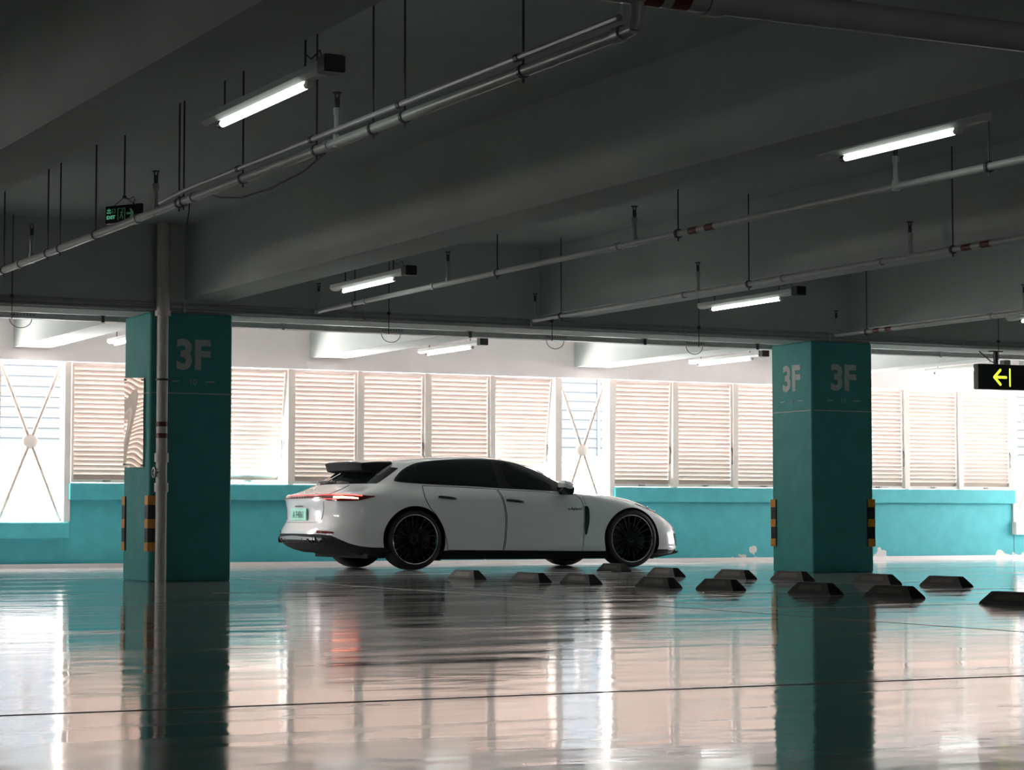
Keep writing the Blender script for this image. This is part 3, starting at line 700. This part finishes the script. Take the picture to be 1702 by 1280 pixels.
def cnormal(x, z, q):
    e = .004
    a = Vector(c_pt(q, z)); 
    b = Vector(c_pt(min(q + e, 2.9999), z)) - Vector(c_pt(max(q - e, 0), z))
    c = Vector(c_pt(q, min(z + e, 1.388))) - Vector(c_pt(q, max(z - e, .15)))
    n = c.cross(b)
    if n.length < 1e-9: return Vector((0, 1, 0))
    n.normalize()
    return n
def sx_pt(x, z, off):
    """point on the flank at side view position (x, z), pushed off along the normal; near side has y < 0"""
    e = .006
    y = c_y(x, z)
    dx = (c_y(x + e, z) - c_y(x - e, z)) / (2 * e); dz = (c_y(x, min(z + e, 1.388)) - c_y(x, z - e)) / (min(z + e, 1.388) - z + e)
    n = Vector((-dx, 1, -dz)).normalized()
    return Vector((x, y, z)) + n * off
def smoothpoly(pts, n=5, corners=()):
    """closed Catmull-Rom through pts; points whose index is in corners stay sharp"""
    out = []; m = len(pts)
    for i in range(m):
        p0, p1, p2, p3 = (Vector(pts[(i + k) % m]) for k in (-1, 0, 1, 2))
        if i in corners: p0 = p1 - (p2 - p1)
        if (i + 1) % m in corners: p3 = p2 + (p2 - p1)
        for k in range(n):
            t = k / n
            out.append(.5 * ((2 * p1) + (-p0 + p2) * t + (2 * p0 - 5 * p1 + 4 * p2 - p3) * t * t + (-p0 + 3 * p1 - 3 * p2 + p3) * t ** 3))
    return out
def inside(p, poly):
    c = False; j = len(poly) - 1
    for i in range(len(poly)):
        a, b = poly[i], poly[j]
        if (a[1] > p[1]) != (b[1] > p[1]) and p[0] < (b[0] - a[0]) * (p[1] - a[1]) / (b[1] - a[1]) + a[0]: c = not c
        j = i
    return c
def patch(name, poly, m, fn, off=.004, thick=.004, step=.05, parent=None, sides=(-1, 1), grow=0):
    """skin patch: 2-D outline triangulated with inner points, laid on the body by fn(u, v, off) and given a rim"""
    poly = [Vector(p) for p in poly]
    us = [p[0] for p in poly]; vs_ = [p[1] for p in poly]; pts = [Vector((p[0], p[1])) for p in poly]; n = len(pts)
    u = min(us) + step / 2
    while u < max(us):
        v = min(vs_) + step / 2
        while v < max(vs_):
            if inside((u, v), poly) and min((Vector((u, v)) - q).length for q in pts[:n]) > step * .45: pts.append(Vector((u, v)))
            v += step
        u += step
    res = delaunay_2d_cdt(pts, [(i, (i + 1) % n) for i in range(n)], [list(range(n))], 1, 1e-6)
    V, E_, F = res[0], res[1], res[2]
    cnt = {}
    for f in F:
        for i in range(len(f)):
            k = tuple(sorted((f[i], f[(i + 1) % len(f)]))); cnt[k] = cnt.get(k, 0) + 1
    rim = [k for k, c in cnt.items() if c == 1]
    out = []
    for s in sides:
        top = [fn(p[0], p[1], off) for p in V]; low = [fn(p[0], p[1], off - thick) for p in V]
        vs = [(p.x, s * p.y, p.z) for p in top + low]; N = len(V)
        fs = [tuple(f) for f in F] + [(a, b, N + b, N + a) for a, b in rim]
        b = MB().add([(x + CAR_X, y + CAR_Y, z) for x, y, z in vs], fs)
        o = b.build(name, m, parent or car, 35); out.append(o)
    return out

# ---- body shell: stacked plan outlines, wheel arches cut out
zs = [.21, .24, .28, .32, .37, .42, .46, .50, .55, .60, .65, .70, .74, .78, .81, .84, .865, .885, .90, .92, .94, .96, .98, 1.0, 1.03, 1.06, 1.1, 1.14, 1.18, 1.22, 1.245, 1.265, 1.28, 1.292, 1.303, 1.313, 1.322, 1.331, 1.339, 1.348, 1.358, 1.367, 1.374, 1.38, 1.384, 1.388]
qs = [i / 20 for i in range(20)] + [1 + i / 28 for i in range(28)] + [2 + i / 22 for i in range(23)]
vs = []; fs = []
ring = []
for z in zs:
    loop = [c_pt(q, z) for q in qs]
    full = [(x, -y, z) for x, y, z in loop] + [(x, y, z) for x, y, z in reversed(loop[1:-1])]
    vs += full
n = len(full)
for j in range(len(zs) - 1):
    for i in range(n):
        k = (i + 1) % n; fs.append((j * n + i, j * n + k, (j + 1) * n + k, (j + 1) * n + i))
fs.append(tuple(range(n - 1, -1, -1))); fs.append(tuple(range((len(zs) - 1) * n, len(zs) * n)))
shell = MB().add(vs, fs)
so = link('body_shell', shell.mesh('body_shell', [M_BODY, M_GAP]))
cut = MB()
for cx in (-.015, 2.945):
    for s in (-1, 1):
        prof = [(0, s * .55), (.402 if cx < 1 else .392, s * .55), (.402 if cx < 1 else .392, s * 1.2), (0, s * 1.2)]
        cut.lathe(prof, 'y', (cx, 0, .352), 56)
co = link('arch_cutter', cut.mesh('arch_cutter', M_GAP))
bmx = bmesh.new(); bmx.from_mesh(co.data); bmesh.ops.remove_doubles(bmx, verts=bmx.verts, dist=1e-5); bmesh.ops.recalc_face_normals(bmx, faces=bmx.faces); bmx.to_mesh(co.data); bmx.free()
md = so.modifiers.new('arches', 'BOOLEAN'); md.operation = 'DIFFERENCE'; md.object = co; md.solver = 'EXACT'; md.material_mode = 'TRANSFER'
dg = bpy.context.evaluated_depsgraph_get(); dg.update()
bme = bpy.data.meshes.new_from_object(so.evaluated_get(dg)); bme.name = 'body_shell'
bpy.data.objects.remove(so); bpy.data.objects.remove(co)
bme.shade_smooth(); bme.set_sharp_from_angle(angle=math.radians(32))
body = link('body_shell', bme, car)

side = sx_pt
# ---- side glass (one dark band, two panes proud of it)
gl_poly = [(-.203, 1.054), (-.163, 1.098), (-.061, 1.178), (.079, 1.244), (.239, 1.282), (.53, 1.309), (.865, 1.321), (1.2, 1.316), (1.464, 1.280), (1.635, 1.228), (1.836, 1.145), (2.024, 1.045), (2.165, .945), (2.19, .922), (1.954, .930), (1.715, .947), (1.39, .962), (1.149, .972), (.831, .990), (.434, 1.004), (.121, 1.018), (-.07, 1.030), (-.174, 1.042)]
patch('window_band', smoothpoly(gl_poly, 8, (13,)), M_MATTE, side, .006, .008, .03)
patch('window_pane', smoothpoly([(-.165, 1.058), (-.04, 1.172), (.09, 1.232), (.10, 1.03), (-.05, 1.04)], 8, (2, 3)), M_GLASS, side, .010, .005, .03)
patch('window_pane', smoothpoly([(.125, 1.242), (.35, 1.285), (.7, 1.303), (1.13, 1.302), (1.125, 1.12), (1.14, .985), (.6, 1.010), (.125, 1.032)], 8, (0, 3, 5, 7)), M_GLASS, side, .010, .005, .03)
patch('window_pane', smoothpoly([(1.235, 1.20), (1.275, 1.272), (1.42, 1.262), (1.633, 1.190), (1.80, 1.10), (1.883, 1.050), (1.862, .960), (1.62, .966), (1.385, .975), (1.292, 1.050)], 8, (0, 5, 6)), M_GLASS, side, .010, .005, .03)
# ---- windscreen and roof-top glass are seen edge on from here
def wrap(q, z, off):
    p = Vector(c_pt(q, z)); return p + cnormal(0, z, q) * off
def ribbon(name, lo, hi, q0, q1, m, off, nq=24, nz=5, parent=None, both=True, thick=.006):
    """band on the skin between lo(q) and hi(q); mirrored across the centre line when both"""
    P = []; sg = (-1, 1) if both else (-1,)
    qs_ = [q0 + (q1 - q0) * i / nq for i in range(nq + 1)]
    cols = []
    if both and q0 == 0 : cols = [(q, -1) for q in reversed(qs_)] + [(q, 1) for q in qs_[1:]]
    elif both and q1 == 3: cols = [(q, -1) for q in qs_] + [(q, 1) for q in reversed(qs_[:-1])]
    else: cols = [(q, -1) for q in qs_]
    vs = []; fs = []
    for lay in (off, off - thick):
        for q, s in cols:
            for k in range(nz + 1):
                z = lo(q) + (hi(q) - lo(q)) * k / nz; p = wrap(q, z, lay); vs.append((p.x + CAR_X, s * p.y + CAR_Y, p.z))
    C = len(cols); R = nz + 1; N = C * R
    for i in range(C - 1):
        for k in range(nz): a = i * R + k; fs.append((a, a + R, a + R + 1, a + 1))
        for k in (0, nz): a = i * R + k; fs.append((a, a + R, N + a + R, N + a))
    for i in (0, C - 1):
        for k in range(nz): a = i * R + k; fs.append((a, a + 1, N + a + 1, N + a))
    return MB().add(vs, fs).build(name, m, parent or car, 35)
ribbon('windscreen', lambda q: .965, lambda q: 1.345 - .02 * (3 - q), 2.42, 3, M_GLASS, .004)
ribbon('rear_window', lambda q: 1.012 + .01 * q, lambda q: 1.27 - .10 * q, 0, .66, M_GLASS, .004, 16, 8)

# ---- doors, proud of dark gap patches
rd = [(.133, .992), (.120, .90), (.128, .834), (.192, .715), (.26, .65), (.36, .50), (.405, .34), (.418, .235), (.78, .230), (1.150, .228), (1.178, .405), (1.187, .622), (1.145, .838), (1.098, .955), (.6, .978)]
fd = [(1.122, .953), (1.167, .838), (1.208, .622), (1.200, .405), (1.172, .227), (1.7, .218), (2.245, .210), (2.262, .475), (2.255, .695), (2.230, .827), (2.160, .897), (1.7, .928)]
def shrink(poly, d):
    c = Vector((sum(p[0] for p in poly) / len(poly), sum(p[1] for p in poly) / len(poly))); out = []
    for p in poly:
        p = Vector((p[0], p[1])); v = p - c; out.append(p - v.normalized() * d)
    return out
for nm, pl, cr in (('rear_door', rd, (0, 7, 9, 13)), ('front_door', fd, (0, 4, 6, 10))):
    sp = smoothpoly(pl, 4, cr)
    patch(nm, shrink(sp, .002), M_BODY, side, .0030, .003, .05)
    for s in (-1, 1):
        ring_ = [sx_pt(p[0], p[1], .0015) for p in shrink(sp, -.002)]
        MB().tube([(p.x + CAR_X, s * p.y + CAR_Y, p.z) for p in ring_ + ring_[:1]], .0042, 5).build('door_gap', M_GAP, car, 60)
def handle(x, z):
    for s in (-1, 1):
        y = c_y(x, z); b = MB()
        b.tube([(CAR_X + x - .115, CAR_Y + s * (y + .002), z + .012), (CAR_X + x - .085, CAR_Y + s * (y + .028), z + .010), (CAR_X + x + .02, CAR_Y + s * (y + .034), z), (CAR_X + x + .085, CAR_Y + s * (y + .026), z - .008), (CAR_X + x + .115, CAR_Y + s * (y + .002), z - .012)], [.013, .017, .018, .016, .012], 10)
        b.build('door_handle', M_GLOSS, car, 60)
handle(.415, .850); handle(1.32, .815)
# ---- vent behind the front wheel, badge strip, flank crease
patch('side_vent', smoothpoly([(2.268, .757), (2.305, .757), (2.328, .72), (2.336, .62), (2.330, .52), (2.308, .425), (2.285, .415), (2.276, .50), (2.272, .62)], 4, (0,)), M_GLOSS, side, .006, .008, .04)
patch('fuel_flap', smoothpoly([(-.30, .93), (-.12, .925), (-.11, .80), (-.29, .80)], 5), M_BODY, side, .002, .003, .06)
# ---- black skirt between the wheels
def skirt(u, v, off):
    y = c_y(max(min(u, 2.6), .3), max(v, .2)) - max(0, .21 - v) * .35; return Vector((u, y + off, v))
patch('side_skirt', smoothpoly([(.30, .228), (1.4, .222), (2.66, .205), (2.62, .118), (1.4, .118), (.34, .125)], 4, (0, 2, 3, 5)), M_MATTE, skirt, .008, .05, .06)
MB().box(CAR_X - .55, CAR_X + 3.45, CAR_Y - .80, CAR_Y + .80, .14, .24).build('underbody', M_GAP, car)
for cx in (0, 2.95):
    for s in (-1, 1):   # mud flap edge of the arch liner, seen below the body in front of and behind each wheel
        MB().box(CAR_X + cx + .405, CAR_X + cx + .43, CAR_Y + s * .62 - .12, CAR_Y + s * .62 + .16 , .105, .26).build('arch_liner', M_GAP, car)

# ---- rear bumper: black lower part, grey skid plate, diffuser fins, exhausts
b_hi = mono([(0, .428), (.35, .424), (.55, .408), (.68, .36), (.78, .315), (.88, .282), (1.0, .268), (1.2, .262)])
b_lo = mono([(0, .208), (1.2, .208)])
ribbon('lower_bumper', lambda q: b_lo(q), lambda q: b_hi(q), 0, 1.034, M_MATTE, .009, 40, 6, thick=.012)
ribbon('skid_plate', lambda q: .362 - .015 * q, lambda q: .405 - .06 * q, 0, .42, M_SKID, .013, 20, 3, thick=.012)
for y in (-.42, -.26, -.09, .09, .26, .42):
    MB().prism([(CAR_X - 1.165, .372), (CAR_X - 1.13, .325), (CAR_X - .95, .235), (CAR_X - .90, .235), (CAR_X - .98, .372)], 'xz', CAR_Y + y - .012, CAR_Y + y + .012).build('diffuser_fin', M_GLOSS, car)
MB().prism([(CAR_X - 1.10, .34), (CAR_X - .60, .18), (CAR_X - .45, .18), (CAR_X - .45, .40), (CAR_X - 1.0, .42)], 'xz', CAR_Y - .66, CAR_Y + .66).build('diffuser', M_GAP, car)
for s in (-1, 1):
    for dy in (.545, .655):
        x = c_pt(c_q(-.9, .36), .36)[0]; xx = C_XR(.36) + (.10 if dy > .6 else .045)
        MB().lathe([(.030, xx + .16), (.040, xx + .15), (.042, xx - .018), (.036, xx - .022), (.033, xx - .012), (.033, xx + .14)], 'x', (CAR_X, CAR_Y + s * dy, .355), 20).build('tailpipe', M_RIM, car, 40)
# red bumper reflectors
for s in (-1, 1):
    vs = []; fs = []
    for i in range(9):
        t = i / 8; q = .34 + .27 * t
        for z, of in ((.437 - .012 * t, .006), (.466 - .012 * t, .006), (.466 - .012 * t, -.002), (.437 - .012 * t, -.002)):
            zz = z if i < 8 else .440; p = wrap(q, zz, of); vs.append((p.x + CAR_X, s * p.y + CAR_Y, p.z))
    for i in range(8):
        for k in range(4): j = (k + 1) % 4; fs.append((i * 4 + k, i * 4 + j, i * 4 + 4 + j, i * 4 + 4 + k))
    MB().add(vs, fs).build('bumper_reflector', M_TAILD, car, 40)

# ---- tail lamps: slim band across the tail that widens round the corners
l_hi = mono([(0, .889), (.3, .889), (.55, .890), (.75, .884), (.9, .872), (1.0, .866)])
l_lo = mono([(0, .845), (.30, .845), (.36, .838), (.42, .815), (.62, .808), (.80, .812), (.92, .835), (1.0, .862)])
lamp_b = ribbon('tail_lamp', lambda q: l_lo(q), lambda q: l_hi(q), 0, .985, M_TAILD, .006, 44, 5, thick=.010)
ribbon('light_bar', lambda q: l_hi(q) - .018, lambda q: l_hi(q) - .005, 0, .50, M_TAILB, .009, 24, 2, lamp_b, thick=.004)
for s in (-1, 1):
    for nm, m, a, c, q0, q1, of in (('lit_strip', M_TAILW, .028, .048, .50, .83, .010), ('lit_lens', M_TAIL, .012, .054, .36, .62, .0085), ('lit_edge', M_TAIL, .004, .012, .45, .86, .0105)):
        vs = []; fs = []
        for i in range(13):
            q = q0 + (q1 - q0) * i / 12; h = l_hi(q); w = 1 if i < 11 else .75
            zm = h - (a + c) / 2
            for z, o_ in ((zm - (c - a) / 2 * w, of), (zm + (c - a) / 2 * w, of), (zm + (c - a) / 2 * w, of - .006), (zm - (c - a) / 2 * w, of - .006)):
                p = wrap(q, z, o_); vs.append((p.x + CAR_X, s * p.y + CAR_Y, p.z))
        for i in range(12):
            for k in range(4): j = (k + 1) % 4; fs.append((i * 4 + k, i * 4 + j, i * 4 + 4 + j, i * 4 + 4 + k))
        fs += [(0, 1, 2, 3), (48, 51, 50, 49)]
        MB().add(vs, fs).build(nm, m, lamp_b, 40)
# lettering on the bar below the light line
for i, chh in enumerate('PORSCHE'):
    y = .255 - i * .085                       # reads left to right seen from behind; the car's left is +y
    me = text_mesh(chh, .030, .0008, 1.25, .001); me.materials.clear(); me.materials.append(M_CHR)
    q = max(0, math.asin(min(1, (abs(y) / C_W(.855)) ** (C_NR(.855) / 2))) / (math.pi / 2))
    p = wrap(q, .852, .009)
    o = link('lettering', me, lamp_b, (p.x - .001, y, .849)); o.rotation_euler = (math.pi / 2, 0, -math.pi / 2)
# ---- boot lid seam, plate, plate light, wiper, model script
def rear(y, z, off):
    s = 1 if y >= 0 else -1; w = C_W(z)
    q = math.asin(min(1, (abs(y) / w) ** (C_NR(z) / 2))) / (math.pi / 2); p = wrap(q, z, off)
    return Vector((p.x, s * p.y, p.z))
def seam(pts, name='panel_gap', w=.0035, mirror=True):
    for s in ((-1, 1) if mirror else (1,)):
        MB().tube([(p.x + CAR_X, s * p.y + CAR_Y, p.z) for p in pts], w, 5).build(name, M_GAP, car, 60)
seam([rear(.60, .80, .0005), rear(.585, .72, .0005), rear(.565, .63, .0005), rear(.54, .585, .0005), rear(.49, .565, .0005)] + [rear(.49 - .07 * k, .560, .0005) for k in range(1, 8)])
seam([rear(.62, .885, .001), rear(.60, .915, .001), rear(.575, .95, .001), rear(.55, 1.0, .001)])
px_ = rear(.0, .655, 0).x
def on_plate(x): return CAR_X + px_ + x
rec = patch('plate_recess', smoothpoly([(-.36, .575), (.36, .575), (.36, .735), (-.36, .735)], 4), M_BODY, lambda y, z, off: rear(y, z, off), .001, .003, .08, sides=(1,))
M_PLATE = mat('pale_green_plate', (.34, .70, .58), .35, var=.05)
M_PLT = mat('plate_lettering', (.02, .07, .06), .5, var=.1)
pl = MB().cbox(on_plate(-.026), on_plate(-.008), CAR_Y - .24, CAR_Y + .24, .585, .725, .004).build('number_plate', M_PLATE, car)
me = text_mesh('A F4861', .112, .001, .92, .001); me.materials.clear(); me.materials.append(M_PLT)
o = link('plate_lettering', me, pl, (px_ - .0275, 0, .615)); o.rotation_euler = (math.pi / 2, 0, -math.pi / 2)
MB().box(on_plate(-.03), on_plate(0), CAR_Y - .10, CAR_Y + .10, .748, .757).build('plate_lamp', M_GLOSS, car)
me = text_mesh('e-hybrid', .045, .0005, 1.3, .001); me.materials.clear(); me.materials.append(M_GLOSS)
o = link('door_lettering', me, car, (2.135, -c_y(2.13, .72) - .0045, .712)); o.rotation_euler = (math.pi / 2, 0, 0)
wp = rear(.06, 1.03, .012); wq = rear(-.02, 1.20, .012)
wi = MB().tube([(p.x + CAR_X, p.y + CAR_Y, p.z) for p in (rear(.30, 1.035, .02), rear(.1, 1.03, .022), rear(-.28, 1.025, .02))], .011, 6).build('rear_wiper', M_GLOSS, car, 60)
MB().tube([(p.x + CAR_X, p.y + CAR_Y, p.z) for p in (rear(-.03, 1.04, .018), rear(-.06, 1.12, .02), rear(-.09, 1.20, .018))], .008, 6).build('wiper_arm', M_CHR, wi, 60)

# ---- roof spoiler: white top blade on gloss black body
def spoiler():
    nu = 20; vs = []; fs = []
    for i in range(nu + 1):
        t = -1 + 2 * i / nu; a = abs(t); y = .53 * t
        xf_ = -.13 + .02 * a; xr_ = -.60 + .10 * a ** 4
        zt0 = 1.318 - .050 * a ** 2; ztr = 1.283 - .022 * a ** 5; zb = 1.178; zf = 1.235 - .06 * a
        vs += [(xf_, y, zt0), ((xf_ + xr_) / 2, y, (zt0 + ztr) / 2 + .008), (xr_, y, ztr), (xr_ - .022, y, ztr - .014), (xr_ + .005, y, zb), (xr_ + .10, y, zb - .02), (xf_ - .15, y, zf - .05)]
    R = 7
    for i in range(nu):
        for k in range(R): j = (k + 1) % R; fs.append((i * R + k, i * R + j, (i + 1) * R + j, (i + 1) * R + k))
    fs += [tuple(range(R)), tuple(nu * R + k for k in range(R - 1, -1, -1))]
    return MB().add([(x + CAR_X, y + CAR_Y, z) for x, y, z in vs], fs)
sp = spoiler().build('roof_spoiler', M_MATTE, car, 30)
b = MB(); vs = []; fs = []; nu = 16
for lay in (.006, -.004):
    for i in range(nu + 1):
        t = -1 + 2 * i / nu; a = abs(t); y = .50 * t
        for x, z in ((-.12 + .02 * a, 1.322 - .048 * a ** 2 * .8), (-.36 + .05 * a, 1.312 - .040 * a ** 2 * .8), (-.585 + .09 * a ** 4, 1.288 - .022 * a ** 5)):
            vs.append((x + CAR_X, y + CAR_Y, z + lay))
N = (nu + 1) * 3
for i in range(nu):
    for k in range(2): a = i * 3 + k; fs += [(a, a + 1, a + 4, a + 3), (N + a, N + a + 3, N + a + 4, N + a + 1)]
    for k in (0, 2): a = i * 3 + k; fs.append((a, a + 3, N + a + 3, N + a))
for i in (0, nu):
    for k in range(2): a = i * 3 + k; fs.append((a, a + 1, N + a + 1, N + a))
b.add(vs, fs).build('spoiler_blade', M_BODY, sp, 30)
# black D-pillar triangle beside the rear window
patch('pillar_trim', smoothpoly([(-.13, 1.268), (-.125, 1.245), (-.20, 1.19), (-.33, 1.115), (-.36, 1.13), (-.33, 1.20), (-.25, 1.255)], 4, ()), M_GLOSS, side, .006, .006, .03)

# ---- mirrors
for s in (-1, 1):
    def T(p): return (CAR_X + p[0], CAR_Y + s * p[1], p[2])
    prof = []
    b = MB(); nu, nv = 14, 10; vs = []; fs = []
    for i in range(nu + 1):
        th = math.pi * i / nu
        for k in range(nv):
            ph = 2 * math.pi * k / nv
            x = -math.cos(th); rr = math.sin(th) ** .6
            yy = rr * math.cos(ph); zz = rr * math.sin(ph)
            vs.append(T((1.985 + .085 * x, 1.005 + .115 * yy, 1.005 + (.068 if zz > 0 else .055) * zz - .012 * x)))
    for i in range(nu):
        for k in range(nv): j = (k + 1) % nv; fs.append((i * nv + k, i * nv + j, (i + 1) * nv + j, (i + 1) * nv + k))
    mo = b.add(vs, fs).build('mirror', M_BODY, car, 60)
    MB().prism([(p[0] + CAR_X, p[1]) for p in ((1.91, .985), (1.92, .945), (1.975, .895), (2.035, .895), (2.06, .96), (2.05, .99))], 'xz', CAR_Y + s * .905, CAR_Y + s * 1.09).build('mirror_base', M_GLOSS, mo)
    MB().box(CAR_X + 1.94, CAR_X + 2.0, min(CAR_Y + s * .86, CAR_Y + s * .93), max(CAR_Y + s * .86, CAR_Y + s * .93), .90, .95).build('mirror_arm', M_GLOSS, mo)
    MB().lathe([(0, 1.908), (.045, 1.908), (.05, 1.915)], 'x', (CAR_X, CAR_Y + s * 1.005, 1.0), 16).build('mirror_glass', M_CHR, mo)

# ---- bonnet seam, front wing seam, head lamps, front bumper
def bon(q, z): p = wrap(q, z, .0008); return p
seam([bon(c_q(2.20, .905), .905), bon(c_q(2.26, .86), .86), bon(c_q(2.285, .78), .78)], 'wing_gap', .003)
M_HEAD = mat('head_lamp_glass', (.10, .10, .11), .06, var=.1)
hl_lo = mono([(2.0, .80), (2.45, .66), (2.62, .60), (2.8, .59)])
hv = []; hf = []
for s in (-1, 1):
    vs = []; fs = []
    for i in range(15):
        t = i / 14; q = 2.34 + .36 * t; zc = .775 - .16 * t; w = .028 * math.sin(math.pi * (.12 + .76 * t)) ** .7
        for z, of in ((zc - w, .005), (zc + w, .005), (zc + w, -.004), (zc - w, -.004)):
            p = wrap(q, z, of); vs.append((p.x + CAR_X, s * p.y + CAR_Y, p.z))
    for i in range(14):
        for k in range(4): j = (k + 1) % 4; fs.append((i * 4 + k, i * 4 + j, i * 4 + 4 + j, i * 4 + 4 + k))
    fs += [(0, 1, 2, 3), (56, 59, 58, 57)]
    h = MB().add(vs, fs).build('head_lamp', M_HEAD, car, 40)
    for i in range(2):
        q = 2.46 + .12 * i; p = wrap(q, .735 - .05 * i, .004)
        MB().lathe([(0, -.01), (.016, -.008), (.02, 0), (0, .004)], 'x', (p.x + CAR_X, s * p.y + CAR_Y, p.z), 12).build('lamp_lens', M_CHR, h, 40)
ribbon('front_grille', lambda q: .27, lambda q: .42, 2.42, 3, M_GLOSS, .005, 16, 3)
ribbon('front_splitter', lambda q: .165, lambda q: .225, 2.05, 3, M_GLOSS, .010, 26, 3, thick=.08)
MB().prism([(CAR_X + 3.33, .215), (CAR_X + 3.72, .20), (CAR_X + 3.70, .175), (CAR_X + 3.40, .12), (CAR_X + 3.33, .12)], 'xz', CAR_Y - .78, CAR_Y + .78).build('front_undertray', M_GAP, car)
ribbon('front_plate_bar', lambda q: .46, lambda q: .475, 2.4, 3, M_GLOSS, .003, 12, 1)

# ---- wheels
def wheel_meshes():
    tyre = MB().lathe([(.285, -.135), (.305, -.145), (.335, -.140), (.352, -.120), (.360, -.085), (.361, 0), (.360, .085), (.352, .120), (.335, .140), (.305, .145), (.285, .135), (.270, .11), (.265, 0), (.270, -.11), (.285, -.135)], 'y', (0, 0, 0), 64).mesh('wheel', M_TYRE, smooth=50)
    lip = MB().lathe([(.284, -.137), (.290, -.142), (.2945, -.139), (.2935, -.134), (.284, -.133), (.284, -.137)], 'y', (0, 0, 0), 64).mesh('rim_lip', M_SILV, smooth=50)
    rim = MB().lathe([(.285, -.134), (.268, -.115), (.262, -.04), (.25, .09), (.0, .09)], 'y', (0, 0, 0), 48).mesh('rim', M_RIM, smooth=40)
    disc = MB().lathe([(.09, -.02), (.205, -.02), (.205, .012), (.09, .012), (.09, -.02)], 'y', (0, 0, 0), 40).mesh('brake_disc', M_DISC, smooth=40)
    b = MB(); vs = []; fs = []
    for i in range(9):
        a = math.radians(-32 + 64 * i / 8)
        for r, y in ((.13, -.055), (.225, -.055), (.225, .03), (.13, .03)): vs.append((r * math.cos(a), y, r * math.sin(a)))
    for i in range(8):
        for k in range(4): j = (k + 1) % 4; fs.append((i * 4 + k, i * 4 + j, i * 4 + 4 + j, i * 4 + 4 + k))
    fs += [(0, 1, 2, 3), (32, 35, 34, 33)]
    cal = b.add(vs, fs).mesh('caliper', M_CAL)
    hub = MB().lathe([(0, -.108), (.028, -.108), (.034, -.102), (.05, -.098), (.07, -.085), (.072, -.03), (0, -.03)], 'y', (0, 0, 0), 24).mesh('hub', M_RIM, smooth=40)
    # twin spoke: two thin arms that spread towards the lip
    sk = MB()
    for s in (-1, 1):
        vs = []
        for r, w, c, y0, y1 in ((.045, .011, s * .010, -.094, -.05), (.15, .009, s * .016, -.102, -.06), (.24, .009, s * .032, -.118, -.085), (.286, .011, s * .040, -.132, -.10)):
            vs += [(c - w, y0, r), (c + w, y0, r), (c + w, y1, r), (c - w, y1, r)]
        fs = [(0, 1, 2, 3), (15, 14, 13, 12)]
        for i in range(3):
            for k in range(4): j = (k + 1) % 4; fs.append((i * 4 + k, i * 4 + j, i * 4 + 4 + j, i * 4 + 4 + k))
        sk.add(vs, fs)
    return tyre, lip, rim, disc, cal, hub, sk.mesh('spoke', M_RIM)
ty, lp, rm_, ds, cl, hb, sk = wheel_meshes()
for cx, cy, rz in ((0, -.815, 0), (2.95, -.815, 0), (0, .815, math.pi), (2.95, .815, math.pi)):
    w = link('wheel', ty, car, (cx, cy, .361)); w.rotation_euler = (0, .35 if cx else .0, rz)
    link('rim', rm_, w); link('rim_lip', lp, w); link('brake_disc', ds, w); link('hub', hb, w)
    c = link('caliper', cl, w)
    for k in range(10):
        s = link('spoke', sk, w); s.rotation_euler = (0, 2 * math.pi * k / 10, 0)
